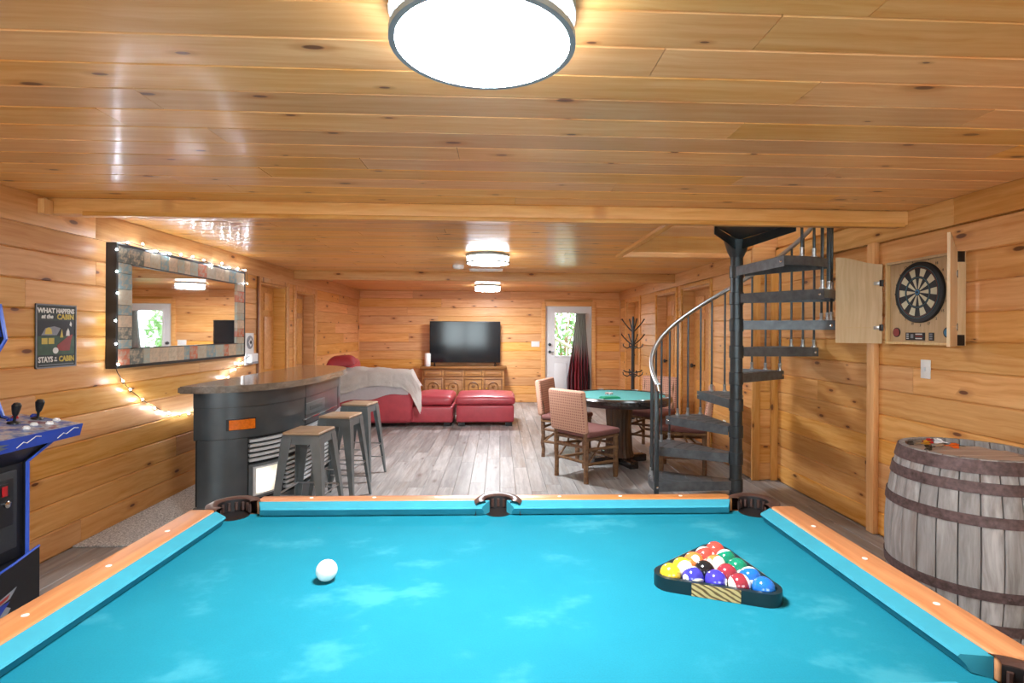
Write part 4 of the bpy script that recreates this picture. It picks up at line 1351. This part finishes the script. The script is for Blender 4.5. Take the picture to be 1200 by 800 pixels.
# ------------------------------------------------------------------ sofa, blanket, pillow, ottoman
so = thing('sofa', 'red leather corner sofa with its back to the bar', 'sofa', (0, 0, 0))
def soft(name, mat, parent, x0, x1, y0, y1, z0, z1, bev=.05, seg=4, puff=0.0, seed=1):
    bm = bmesh.new(); box(bm, x0, x1, y0, y1, z0, z1, bev, seg)
    if puff:
        bmesh.ops.subdivide_edges(bm, edges=[e for e in bm.edges if e.calc_length() > .2], cuts=6, use_grid_fill=True)
        c = Vector(((x0 + x1) / 2, (y0 + y1) / 2, (z0 + z1) / 2)); h = Vector(((x1 - x0) / 2, (y1 - y0) / 2, (z1 - z0) / 2))
        for vv in bm.verts:
            d = vv.co - c
            e = (1 - abs(d.x / h.x) ** 2.5) * (1 - abs(d.y / h.y) ** 2.5)
            if d.z > 0: vv.co.z += puff * max(0, e)
            vv.co += Vector((1, 1, 1)) * noise.noise(vv.co * 6 + Vector((seed, 0, 0))) * puff * .25
    return obj(name, bm, mat, parent, angle=60)
soft('base', 'red_leather', so, XL + .12, -.69, 8.06, 9.05, .06, .30, .03)
soft('back_panel', 'red_leather', so, XL + .14, -1.29, 7.97, 8.24, .06, .775, .07)
soft('seat_cushion', 'red_leather', so, -1.30, -.70, 8.10, 9.0, .31, .45, .06, 4, .04, 1)
soft('seat_cushion', 'red_leather', so, -2.05, -1.32, 8.25, 9.0, .31, .45, .06, 4, .04, 2)
soft('arm', 'red_leather', so, XL + .13, -2.4, 8.26, 10.2, .06, .66, .07)
soft('back_cushion', 'red_leather', so, XL + .15, -2.36, 8.55, 9.25, .60, .97, .09, 4, .03, 3)
soft('chaise_cushion', 'red_leather', so, -2.38, -1.7, 9.06, 10.15, .08, .45, .06, 4, .03, 4)
for x_, y_ in ((-.78, 8.14), (-.78, 8.95), (-2.6, 8.1)):
    part('foot', 'black', so, box, x_ - .05, x_ + .05, y_ - .04, y_ + .04, 0, .065)
ot = thing('ottoman', 'red leather ottoman with puffy top in front of the wooden console', 'ottoman', (-.2, 8.5, 0))
soft('base', 'red_leather', ot, -.44, .44, -.43, .43, .06, .32, .03)
soft('cushion', 'red_leather', ot, -.46, .46, -.45, .45, .325, .45, .055, 4, .035, 6)
for sx in (-1, 1):
    for sy in (-1, 1):
        part('foot', 'black', ot, box, sx * .36 - .05, sx * .36 + .05, sy * .36 - .04, sy * .36 + .04, 0, .065)

def blanket():
    bm = bmesh.new()
    nu, nv = 90, 44
    x0, x1 = -2.62, -1.16
    rows_ = []
    for i in range(nu + 1):
        u_ = i / nu
        x_ = x0 + (x1 - x0) * u_
        top = .835 + .02 * math.sin(u_ * 5)
        drop = .36 - .22 * u_ + .03 * math.sin(u_ * 9)           # hangs lower at the wall side
        if u_ > .82: drop += (u_ - .82) * 1.5
        tilt = max(0, (u_ - .90)) * 2.4                            # slides down over the right end
        row = []
        for j in range(nv + 1):
            v_ = j / nv
            s = v_ * (drop + .38 + .10 * (1 - u_))
            if s < drop: yy, zz = 7.935, top - drop + s
            elif s < drop + .38:
                q = (s - drop) / .38; yy = 7.935 + .35 * q; zz = top + .03 * math.sin(q * PI)
            else: yy, zz = 8.285, top - (s - drop - .38)
            co = Vector((x_, yy, zz - tilt * (1 if s > drop * .2 else .75)))
            n1 = noise.noise(Vector((x_ * 5, s * 6, 1.3))) * .034 + noise.noise(Vector((x_ * 14, s * 14, 4))) * .010
            if s < drop: co.y -= .012 + abs(n1); co.x += n1 * .6
            else: co.z += n1 + .012
            co.x += .02 * math.sin(s * 7) * u_
            row.append(bm.verts.new(co))
        rows_.append(row)
    for i in range(nu):
        for j in range(nv):
            bm.faces.new((rows_[i][j], rows_[i + 1][j], rows_[i + 1][j + 1], rows_[i][j + 1]))
    bmesh.ops.solidify(bm, geom=bm.faces[:], thickness=-.014)
    return bm
bl = thing('blanket', 'fluffy cream blanket draped over the back of the red sofa', 'blanket', (0, 0, 0))
obj('upper_layer', blanket(), 'blanket', bl, angle=80)
bm = bmesh.new()
G_ = []
for i in range(61):
    u_ = i / 60
    x_ = -2.62 + 1.28 * u_
    row = []
    for j in range(9):
        v_ = j / 8
        z_ = .80 - v_ * (.36 - .18 * u_ + .02 * math.sin(u_ * 14))
        row.append(bm.verts.new((x_, 7.946 + .006 * math.sin(u_ * 22 + v_ * 3), z_ - .10)))
    G_.append(row)
for i in range(60):
    for j in range(8): bm.faces.new((G_[i][j], G_[i + 1][j], G_[i + 1][j + 1], G_[i][j + 1]))
bmesh.ops.solidify(bm, geom=bm.faces[:], thickness=.006)
obj('white_lining', bm, plain('white_fleece', 'ecebee', .9, var=.04, bump=.002), bl, angle=80)
pw = thing('throw_pillow', 'dark red pillow lying at the wall end of the blanket', 'pillow', (-2.36, 8.12, .905), R(8))
bm = bmesh.new()
bmesh.ops.create_grid(bm, x_segments=14, y_segments=14, size=.2)
top = bm.verts[:]
for vv in top:
    e = (1 - (vv.co.x / .2) ** 4) * (1 - (vv.co.y / .2) ** 4)
    vv.co.z = .012 + .11 * max(0, e) ** .6 + .006 * noise.noise(vv.co * 20)
r_ = bmesh.ops.extrude_face_region(bm, geom=bm.faces[:])
for g_ in r_['geom']:
    if isinstance(g_, bmesh.types.BMVert): g_.co.z = -.01 - (g_.co.z - .012) * .2
bm.transform(Matrix.Rotation(R(4), 4, 'X') @ Matrix.Rotation(R(-3), 4, 'Y'))
obj('pillow_cover', bm, 'pillow_red', pw, (0, 0, .042))

# ------------------------------------------------------------------ console, television, speaker
co = thing('media_console', 'carved brown wooden console under the television', 'console', (-.685, 10.55, 0))
def cbox(nm, m_, x0, x1, y0, y1, z0, z1, bev=.003, parent=co): return part(nm, m_, parent, box, x0, x1, y0, y1, z0, z1, bev)
cbox('body', 'console', -.80, .80, -.13, .22, .06, .705)
cbox('top', 'console_dark', -.845, .845, -.17, .23, .706, .752, .008)
cbox('plinth', 'console_dark', -.82, .82, -.145, .22, 0, .06)
for k in range(4):
    x0 = -.77 + k * .388; x1 = x0 + .375
    dr = cbox('drawer', 'console', x0, x1, -.147, -.131, .555, .69)
    bm = bmesh.new()
    for (a, b, c0, c1) in [(x0 + .015, x1 - .015, .665, .68), (x0 + .015, x1 - .015, .565, .58), (x0 + .015, x0 + .03, .58, .665), (x1 - .03, x1 - .015, .58, .665)]: box(bm, a, b, -.156, -.1475, c0, c1)
    obj('drawer_moulding', bm, 'console_dark', dr)
    part('drawer_panel', 'console', dr, box, x0 + .06, x1 - .06, -.154, -.1475, .603, .642, .004)
    db = cbox('cabinet_door', 'console', x0, x1, -.147, -.131, .08, .535)
    bm = bmesh.new()
    for (a, b, c0, c1) in [(x0 + .015, x1 - .015, .505, .52), (x0 + .015, x1 - .015, .095, .11), (x0 + .015, x0 + .03, .11, .505), (x1 - .03, x1 - .015, .11, .505)]: box(bm, a, b, -.156, -.1475, c0, c1)
    xc = (x0 + x1) / 2
    obj('door_moulding', bm, 'console_dark', db)
    bm = bmesh.new()
    arc = [(xc + .095 * math.cos(a * PI / 12), 0, .36 + .085 * math.sin(a * PI / 12)) for a in range(13)]
    tube(bm, [(p[0], -.15, p[2]) for p in [(xc + .095, 0, .14)] + arc + [(xc - .095, 0, .14)]], .011, 6)
    obj('carved_arch', bm, 'console_dark', db)
    bm = bmesh.new(); lathe(bm, [(.035, 0), (.028, .012), (.012, .018), (.0005, .02)], 12); obj('rosette', bm, 'console_dark', db, (xc, -.147, .37), (PI / 2, 0, 0))
    bm = bmesh.new(); lathe(bm, [(.008, 0), (.014, .014), (.0005, .02)], 12); obj('knob', bm, 'amber', db, (xc + (.13 if k % 2 == 0 else -.13), -.147, .33), (PI / 2, 0, 0))
tv = thing('television', 'large black flat television standing on the wooden console', 'television', (-.667, 10.60, .752))
cbox('housing', 'black', -.70, .70, -.02, .03, .07, .89, .006, tv)
cbox('screen', 'screen', -.69, .69, -.0225, -.0201, .085, .88, 0, tv)
for s in (-1, 1):
    bm = bmesh.new(); tube(bm, [(s * .60, .0, .075), (s * .58, -.09, .008), (s * .61, -.10, .008)], .008, 6); tube(bm, [(s * .60, .0, .075), (s * .62, .09, .008), (s * .60, .10, .008)], .008, 6)
    obj('stand_foot', bm, 'black', tv)
ws_ = thing('white_speaker', 'slim white speaker tower beside the television', 'speaker', (-1.395, 10.50, .752))
bm = bmesh.new(); lathe(bm, [(.052, 0), (.058, .01), (.058, .24), (.05, .255), (.0005, .257)], 28); obj('shell', bm, 'white_plastic', ws_)
bm = bmesh.new(); lathe(bm, [(.0583, .02), (.0583, .028)], 28, capends=False); obj('base_ring', bm, 'grey_print', ws_)

# ------------------------------------------------------------------ wall switches
sw = thing('switch_plate', 'white triple switch plate on the far wall beside the white door', 'switch', (.75, YF, 1.19))
part('plate', 'white_plastic', sw, box, -.085, .085, -.007, -.0005, -.057, .057, .002)
for k in range(3): part('toggle', 'white', sw, box, -.06 + k * .048, -.036 + k * .048, -.011, -.0071, -.033, .033)
sw = thing('light_switch', 'white light switch on the wall under the dart cabinet', 'switch', (XR, 3.28, 1.22))
part('plate', 'white_plastic', sw, box, -.007, -.0005, -.038, .038, -.06, .06, .002)
part('toggle', 'white', sw, box, -.018, -.0071, -.005, .005, -.012, .012)
ou = thing('wall_outlet', 'white power outlet low on the wall behind the staircase', 'outlet', (XB, 5.75, .42))
part('plate', 'white_plastic', ou, box, -.006, -.0005, -.036, .036, -.058, .058, .002)
for z_ in (-.022, .022): part('socket', 'white', ou, box, -.009, -.0061, -.016, .016, z_ - .014, z_ + .014)

# ------------------------------------------------------------------ coat rack
cr = thing('coat_rack', 'dark metal coat rack with curved hooks beside the wall doors', 'coat rack', (2.20, 8.6, 0))
bm = bmesh.new(); lathe(bm, [(.035, .02), (.03, .3), (.026, 1.2), (.03, 1.22), (.024, 1.3), (.022, 1.66), (.012, 1.70), (.0005, 1.705)], 16); obj('pole', bm, 'black_metal', cr)
for k in range(4):
    a = k * PI / 2 + .5
    c, s = math.cos(a), math.sin(a)
    bm = bmesh.new(); tube(bm, [(.02 * c, .02 * s, .12), (.12 * c, .12 * s, .10), (.22 * c, .22 * s, .012)], .014, 8); obj('foot', bm, 'black_metal', cr)
for z_, lst in ((1.46, (.19, .18)), (1.24, (.20, .15)), (.78, (.16, .02))):
    for k in range(4):
        a = k * PI / 2 + (.06 if z_ > 1.3 else .12)
        c, s = math.cos(a), math.sin(a)
        bm = bmesh.new()
        L_, up_ = lst
        tube(bm, [(.02 * c, .02 * s, z_), (L_ * .45 * c, L_ * .45 * s, z_ + up_ * .35), (L_ * .8 * c, L_ * .8 * s, z_ + up_ * .8), (L_ * c, L_ * s, z_ + up_ + .02)], [.011, .01, .009, .012], 8)
        if z_ < 1.4:
            tube(bm, [(.02 * c, .02 * s, z_ - .02), (.1 * c, .1 * s, z_ - .06), (.16 * c, .16 * s, z_ - .03), (.17 * c, .17 * s, z_ + .01)], .009, 8)
        obj('hook', bm, 'black_metal', cr)

# ------------------------------------------------------------------ poker table and chairs
PX, PY = 1.34, 5.84
tb = thing('poker_table', 'round dark poker table with green felt and fluted wooden pedestal', 'table', (PX, PY, 0))
bm = bmesh.new(); lathe(bm, [(.42, .655), (.55, .665), (.575, .70), (.575, .735), (.56, .752), (.50, .752), (.50, .74), (.45, .738)], 56, capends=False); lathe(bm, [(.42, .655), (.0005, .655)], 56, capends=False); obj('rim', bm, 'poker_rim', tb)
bm = bmesh.new(); lathe(bm, [(.505, .70), (.505, .744), (.0005, .744)], 56); obj('felt_top', bm, 'green_felt', tb)
for k in range(8):
    a = k * PI / 4 + .2
    bm = bmesh.new(); lathe(bm, [(.038, .7523), (.038, .755), (.032, .756), (.03, .7525)], 20, (.53 * math.cos(a), .53 * math.sin(a), 0), capends=False); obj('cup_holder', bm, 'steel', tb)
bm = bmesh.new()
prof_ = [(.0, 0)]
n = 48
rings = []
for z_, r_ in ((.08, .17), (.14, .15), (.4, .135), (.60, .15), (.654, .19)):
    rings.append([bm.verts.new((r_ * (1 - .045 * (k % 2)) * math.cos(2 * PI * k / n), r_ * (1 - .045 * (k % 2)) * math.sin(2 * PI * k / n), z_)) for k in range(n)])
for a, b in zip(rings, rings[1:]):
    for k in range(n): bm.faces.new((a[k], a[(k + 1) % n], b[(k + 1) % n], b[k]))
obj('pedestal', bm, 'pedestal', tb)
for a in (0, PI / 2):
    bm = bmesh.new(); box(bm, -.33, .33, -.05, .05, 0, .08 if a else .079, .012); obj('base_foot', bm, 'poker_rim', tb, (0, 0, 0), (0, 0, a + .3))

def log(bm, p, q, r, seed, n=8):
    rn = random.Random(seed)
    p, q = Vector(p), Vector(q)
    m = 6
    pts = [p + (q - p) * k / m + (Vector((rn.uniform(-1, 1), rn.uniform(-1, 1), 0)) * r * .22 if 0 < k < m else Vector((0, 0, 0))) for k in range(m + 1)]
    tube(bm, pts, [r * rn.uniform(.85, 1.12) for _ in pts], n)
def rustic_chair(label, x, y, rz):
    """faces local +x; the back is at -x"""
    t = thing('rustic_chair', label, 'chair', (x, y, 0), rz, 'log chairs around the poker table')
    w, d = .20, .21
    s = 0
    for sy in (-1, 1):
        bm = bmesh.new(); log(bm, (-d, sy * w, 0), (-d - .005, sy * w, .50), .024, 3 + sy); log(bm, (-d - .005, sy * w, .50), (-d - .055, sy * w * .97, .86), .022, 7 + sy)
        obj('back_leg', bm, 'log', t)
        bm = bmesh.new(); log(bm, (d, sy * w * 1.05, 0), (d, sy * w * 1.05, .43), .025, 11 + sy); obj('front_leg', bm, 'log', t)
        for z_ in (.16, .30):
            bm = bmesh.new(); log(bm, (-d, sy * w, z_ + .02), (d, sy * w * 1.05, z_), .015, 17 + sy + int(z_ * 100)); obj('stretcher', bm, 'log', t)
        bm = bmesh.new(); tube(bm, [(-d + .02, sy * w, .18), (-.06, sy * w * 1.02, .30), (0.0, sy * w * 1.03, .42)], .011, 6); obj('brace', bm, 'log', t)
    for x_, z_ in ((-d, .20), (d, .20), (d, .33), (-d, .34)):
        bm = bmesh.new(); log(bm, (x_, -w, z_), (x_, w, z_), .015, 23 + int(z_ * 100)); obj('stretcher', bm, 'log', t)
    bm = bmesh.new(); box(bm, -d - .02, d + .03, -w - .03, w + .03, .405, .432, .008); obj('seat_frame', bm, 'log', t)
    bm = bmesh.new(); box(bm, -d - .015, d + .045, -w - .04, w + .04, .433, .492, .026, 4); obj('seat_cushion', bm, 'maroon', t, angle=60)
    bm = bmesh.new(); box(bm, -.034, .034, -w - .035, w + .035, 0, .41, .026, 4)
    obj('backrest', bm, 'pattern', t, (-d - .022, 0, .478), (0, R(-7), 0), angle=60)
    return t
rustic_chair('patterned log chair with its back towards the pool table', .88, 5.30, R(38))
rustic_chair('patterned log chair on the sofa side of the poker table', .80, 6.20, R(-28))
rustic_chair('patterned log chair between the poker table and the coat rack', 1.88, 6.48, R(-132))
rustic_chair('patterned log chair partly hidden behind the spiral steps', 1.95, 5.50, R(158))

gc = thing('green_cloth', 'folded green cloth lying on the poker table', 'cloth', (1.18, 5.57, .7452), R(12))
bm = bmesh.new()
for k in range(3):
    box(bm, -.10 + .006 * k, .10 - .004 * k, -.06 + .003 * k, .06 - .004 * k, .0005 + k * .006, .006 + k * .006, .0022, 1)
obj('cloth_layers', bm, 'green_cloth', gc)
chip_bm = bmesh.new(); lathe(chip_bm, [(.019, 0), (.02, .0006), (.02, .0028), (.019, .0034)], 20); chip_me = mesh(chip_bm); chip_me.materials.append(MAT['white_txt'])
chip_me2 = chip_me.copy(); chip_me2.materials.clear(); chip_me2.materials.append(MAT['red_print'])
edge_bm = bmesh.new()
for k in range(6):
    a = k * PI / 3
    box(edge_bm, -.0035, .0035, .0165, .0203, .0003, .0031)
    bmesh.ops.rotate(edge_bm, verts=edge_bm.verts[-8:], matrix=Matrix.Rotation(a, 3, 'Z'), cent=(0, 0, 0))
edge_me = mesh(edge_bm); edge_me.materials.append(MAT['red_print'])
edge_me2 = edge_me.copy(); edge_me2.materials.clear(); edge_me2.materials.append(MAT['white_txt'])
rn = random.Random(4)
for k in range(20):
    stck, lev = divmod(k, 5)
    a = stck * PI / 2 + .4
    t = thing('poker_chip', 'small round chip in the pile on the green poker felt', 'poker chip', (1.25 + .03 * math.cos(a), 5.95 + .03 * math.sin(a), .7443 + lev * .0035), rn.uniform(0, 6), 'poker chips piled on the felt')
    red = (stck + lev) % 3 == 0
    obj('disc', chip_me2 if red else chip_me, 'white_txt', t); obj('edge_spots', edge_me2 if red else edge_me, 'red_print', t)

# ------------------------------------------------------------------ dart cabinet
dc = thing('dart_cabinet', 'open wooden dart cabinet with black and cream board on the wall', 'dart cabinet', (XR, 3.275, 1.377))
CWD, CH, CD = .285, .555, .065
def dbox(nm, m_, x0, x1, y0, y1, z0, z1, bev=.002, parent=dc):
    bm = bmesh.new(); c = ((x0 + x1) / 2, (y0 + y1) / 2, (z0 + z1) / 2)
    box(bm, -(z1 - z0) / 2, (z1 - z0) / 2, -(y1 - y0) / 2, (y1 - y0) / 2, -(x1 - x0) / 2, (x1 - x0) / 2, bev)
    return obj(nm, bm, m_, parent, c, (0, PI / 2, 0))
dbox('back_board', 'maple', -CD + .025, -.002, -CWD + .016, CWD - .016, .016, CH - .016)
dbox('cabinet_side', 'maple', -CD, -.002, -CWD, -CWD + .015, 0, CH); dbox('cabinet_side', 'maple', -CD, -.002, CWD - .015, CWD, 0, CH)
dbox('cabinet_top', 'maple', -CD, -.002, -CWD + .0155, CWD - .0155, CH - .015, CH); dbox('cabinet_bottom', 'maple', -CD, -.002, -CWD + .0155, CWD - .0155, 0, .015)
fxp = -CD + .025           # face of the back board
# the board: disc + segments + rings
DCY, DCZ, DR = .005, .335, .195
def dlocal(name, bm, mat, parent, lift): 
    return obj(name, bm, mat, parent, (fxp - lift, DCY, DCZ), None)
FACE = Matrix(((0, 0, -1, 0), (-1, 0, 0, 0), (0, 1, 0, 0), (0, 0, 0, 1)))     # local (right, up, out) -> world, seen from the room
def face_obj(name, bm, mat, parent, lift, cy=DCY, cz=DCZ):
    if not isinstance(bm, bpy.types.Mesh): bm = mesh(bm)
    o = obj(name, bm, mat, parent)
    m_ = FACE.copy(); m_.translation = Vector((fxp - lift, cy, cz)); o.matrix_basis = m_
    return o
bm = bmesh.new(); lathe(bm, [(DR, 0), (DR, .016), (DR - .004, .02)], 64); bd = face_obj('dartboard', bm, 'dart_black', dc, .0005)
def sector(r0, r1, a0, a1, z0, z1, n=4):
    bm = bmesh.new()
    poly = [(r0 * math.cos(a0 + (a1 - a0) * k / n), r0 * math.sin(a0 + (a1 - a0) * k / n)) for k in range(n + 1)][::-1] + [(r1 * math.cos(a0 + (a1 - a0) * k / n), r1 * math.sin(a0 + (a1 - a0) * k / n)) for k in range(n + 1)]
    prism(bm, poly[::-1], z0, z1); return bm
def sub(name, bm, mat, lift=0):
    o = obj(name, bm, mat, bd); return o
for k in range(20):
    a = PI / 2 - k * PI / 10
    if k % 2:
        sub('segment', sector(.104, .152, a - PI / 20, a + PI / 20, .0201, .0212), 'dart_cream')
        sub('segment', sector(.022, .088, a - PI / 20, a + PI / 20, .0201, .0212), 'dart_cream')
for r_, m_ in ((.096, 'dart_wire2'), (.158, 'dart_wire'), (.166, 'dart_wire2')):
    bm = bmesh.new(); tube(bm, [(r_ * math.cos(k * PI / 24), r_ * math.sin(k * PI / 24), .021) for k in range(48)], .0018, 5, closed=True); sub('ring_wire', bm, m_)
bm = bmesh.new(); lathe(bm, [(.017, .02), (.017, .0235)], 24); sub('outer_bull', bm, 'dart_blue')
bm = bmesh.new(); lathe(bm, [(.008, .0236), (.007, .025)], 18); sub('bullseye', bm, 'dart_black')
for k, nmb in enumerate((20, 1, 18, 4, 13, 6, 10, 15, 2, 17, 3, 19, 7, 16, 8, 11, 14, 9, 12, 5)):
    a = PI / 2 - k * PI / 10
    rr = DR + .017
    if abs(rr * math.cos(a)) > CWD - .022: rr = (CWD - .03)
    face_obj('numeral', text_mesh(str(nmb), .023, .0005), 'dark_print', dc, .0015, DCY - rr * math.cos(a), DCZ + rr * math.sin(a))
# controls under the board
def disc_part(nm, m_, r_, cy, cz, z0, z1, n=24, parent=dc):
    bm = bmesh.new(); lathe(bm, [(r_, z0), (r_, z1)], n); return face_obj(nm, bm, m_, parent, 0, cy, cz)
disc_part('speaker_ring', 'black', .032, .205, .078, .0005, .004); disc_part('speaker_face', 'red_print', .027, .205, .078, .004, .006)
disc_part('speaker_ring', 'black', .032, -.205, .078, .0005, .004); disc_part('speaker_face', 'dart_blue', .024, -.205, .078, .004, .006)
def rect_part(nm, m_, w, h, cy, cz, z0, z1, parent=dc):
    bm = bmesh.new(); box(bm, -w / 2, w / 2, -h / 2, h / 2, z0, z1); return face_obj(nm, bm, m_, parent, 0, cy, cz)
rect_part('score_panel', 'black', .155, .05, .045, .052, .0005, .005); rect_part('button_panel', 'black', .036, .05, -.085, .052, .0005, .005)
for k in range(3):
    rect_part('panel_window', 'red_print' if k == 1 else 'white_txt', .055, .007, .012, .067 - k * .014, .005, .006)
    rect_part('panel_label', 'white_txt', .018, .006, .105, .067 - k * .014, .005, .006)
rect_part('panel_mark', 'grey_print', .022, .026, .068, .054, .005, .006)
for k in range(3): rect_part('panel_button', 'grey_print', .02, .009, -.085, .067 - k * .014, .005, .007)
for cz in (.015, .53):
    for cy in (.018, -.002): disc_part('magnet', 'dark_print', .006, cy, cz, .0305, .033 + .08, 12) if False else None
# doors with a wavy top; closed they would meet in the middle
def dart_door(hinge_y, ang, mirror):
    """hinge at the cabinet edge; ang = direction of the door from the hinge (world degrees)"""
    W = .29
    pts_ = [(0, 0), (W, 0)]
    n = 16
    for k in range(n + 1):
        t_ = 1 - k / n
        s_ = t_ * t_ * (3 - 2 * t_)
        pts_.append((W * t_, CH - .002 + .072 * s_))
    bm = bmesh.new(); prism(bm, pts_, -.007, .007, lambda u_, v_, w_: (v_, u_, w_))
    d = obj('cabinet_door', bm, 'maple', dc)
    dx, dy = math.cos(R(ang)), math.sin(R(ang))
    m_ = Matrix(((0, dx, dy, -CD - .010), (0, dy, -dx, hinge_y), (1, 0, 0, 0), (0, 0, 0, 1)))
    d.matrix_basis = m_
    s_ = -1 if mirror else 1
    for z_ in (.11, .42):
        part('hinge', 'black', d, box, z_ - .022, z_ + .022, -.006, .016, -.0095, .0095, .002)
        part('hinge_leaf', 'steel', d, box, z_ - .012, z_ + .012, .016, .05, -.0088, .0088, .001)
    part('dart_rail', 'maple', d, box, .108, .113, .06, .22, -.011, .011)
    return d
dart_door(CWD + .012, 130, False)
dart_door(-CWD - .012, 222, True)
for z_ in (.02, CH - .045):
    part('corner_bracket', 'black', dc, box, -CD - .004, -.012, -CWD - .003, -CWD - .0005, z_ - .018, z_ + .045, .001)

# ------------------------------------------------------------------ barrel and darts
ba = thing('whiskey_barrel', 'weathered grey wooden barrel with rusty hoops beside the pool table', 'barrel', (2.275, 2.47, 0))
BH = .895
def brad(z): 
    t_ = (z / BH - .5) * 2
    return .335 - .062 * t_ * t_
NS = 26
rn = random.Random(8)
for k in range(NS):
    a0, a1 = 2 * PI * k / NS, 2 * PI * (k + 1) / NS
    gap = .0022
    bm = bmesh.new(); rings = []
    dr = rn.uniform(-.0015, .0015)
    for j in range(13):
        z = BH * j / 12
        r1 = brad(z) + dr; r0 = r1 - .024
        ga = gap / r1
        ring = []
        for r_, aa in ((r0, a0 + ga), (r0, a1 - ga), (r1 - .003, a1 - ga), (r1, a1 - ga * 3.2), (r1, (a0 + a1) / 2), (r1, a0 + ga * 3.2), (r1 - .003, a0 + ga)):
            ring.append(bm.verts.new((r_ * math.cos(aa), r_ * math.sin(aa), z)))
        rings.append(ring)
    for p, q in zip(rings, rings[1:]):
        m_ = len(p)
        for i in range(m_): bm.faces.new((p[i], p[(i + 1) % m_], q[(i + 1) % m_], q[i]))
    bm.faces.new(rings[0]); bm.faces.new(rings[-1][::-1])
    bm.transform(Matrix.Rotation(PI / 2, 4, 'Y'))      # local x along the stave (down)
    obj('stave', bm, 'stave', ba, None, (0, -PI / 2, 0))
for z0, z1 in ((.835, .892), (.752, .80), (.615, .66), (.30, .345), (.15, .195), (.005, .06)):
    bm = bmesh.new(); lathe(bm, [(brad(z0) + .001, z0), (brad(z0) + .006, z0), (brad(z1) + .006, z1), (brad(z1) + .001, z1), (brad(z0) + .001, z0)], 64, capends=False); obj('hoop', bm, 'rust', ba)
    bm = bmesh.new(); a = 4.1 + z0
    lathe(bm, [(.009, 0), (.008, .004), (.0005, .006)], 10)
    obj('rivet', bm, 'rust', ba, ((brad(z0) + .006) * math.cos(a), (brad(z0) + .006) * math.sin(a), (z0 + z1) / 2), (0, PI / 2, a))
hd = bmesh.new(); lathe(hd, [(.245, BH - .05), (.245, BH - .03)], 48); hdo = obj('barrel_head', hd, 'head_wood', ba)
for k in range(5):
    xx = -.2 + k * .1
    L_ = math.sqrt(.243 ** 2 - max(abs(xx - .05), abs(xx + .05)) ** 2) if max(abs(xx - .05), abs(xx + .05)) < .243 else .05
    bm = bmesh.new(); box(bm, -L_, L_, -.0485, .0485, 0, .006, .002, 1); obj('head_plank', bm, 'head_wood', ba, (0, xx, BH - .03), (0, 0, 0))
TOPZ = BH - .024
def dart(x, y, rz, flight, label):
    t = thing('dart', label, 'dart', (x, y, TOPZ), rz, 'darts on the barrel')
    zc = .0125
    def lx(nm, prof_, m_, n=10):
        bm = bmesh.new(); lathe(bm, prof_, n); return obj(nm, bm, m_, t, (0, 0, zc), (0, PI / 2, 0))
    lx('tip', [(.0005, -.085), (.0018, -.075), (.0022, -.05)], 'black')
    lx('grip', [(.003, -.05), (.006, -.045), (.0065, -.02), (.0055, .0), (.003, .005)], 'steel')
    lx('shaft', [(.003, .005), (.003, .04)], flight)
    for k in range(4):
        bm = bmesh.new(); prism(bm, [(.03, .002), (.075, .002), (.072, .016), (.05, .016)], -.0006, .0006, lambda u_, v_, w_: (u_, w_, v_)); o = obj('flight', bm, flight, t, (0, 0, zc), (k * PI / 2 + PI / 4, 0, 0))
ddx, ddy = 2.215, 2.60
dart(ddx - .05, ddy + .03, R(20), 'amber', 'yellow flighted dart lying on the barrel head')
dart(ddx + .03, ddy - .015, R(-10), 'orange', 'orange flighted dart among the darts on the barrel')
dart(ddx + .0, ddy + .085, R(10), 'red_button', 'red flighted dart on the barrel head by the rim')
dart(ddx - .03, ddy - .045, R(-160), 'black', 'black flighted dart lying on the barrel head')
dart(ddx + .11, ddy + .035, R(100), 'white_button', 'white flighted dart lying on the barrel head')
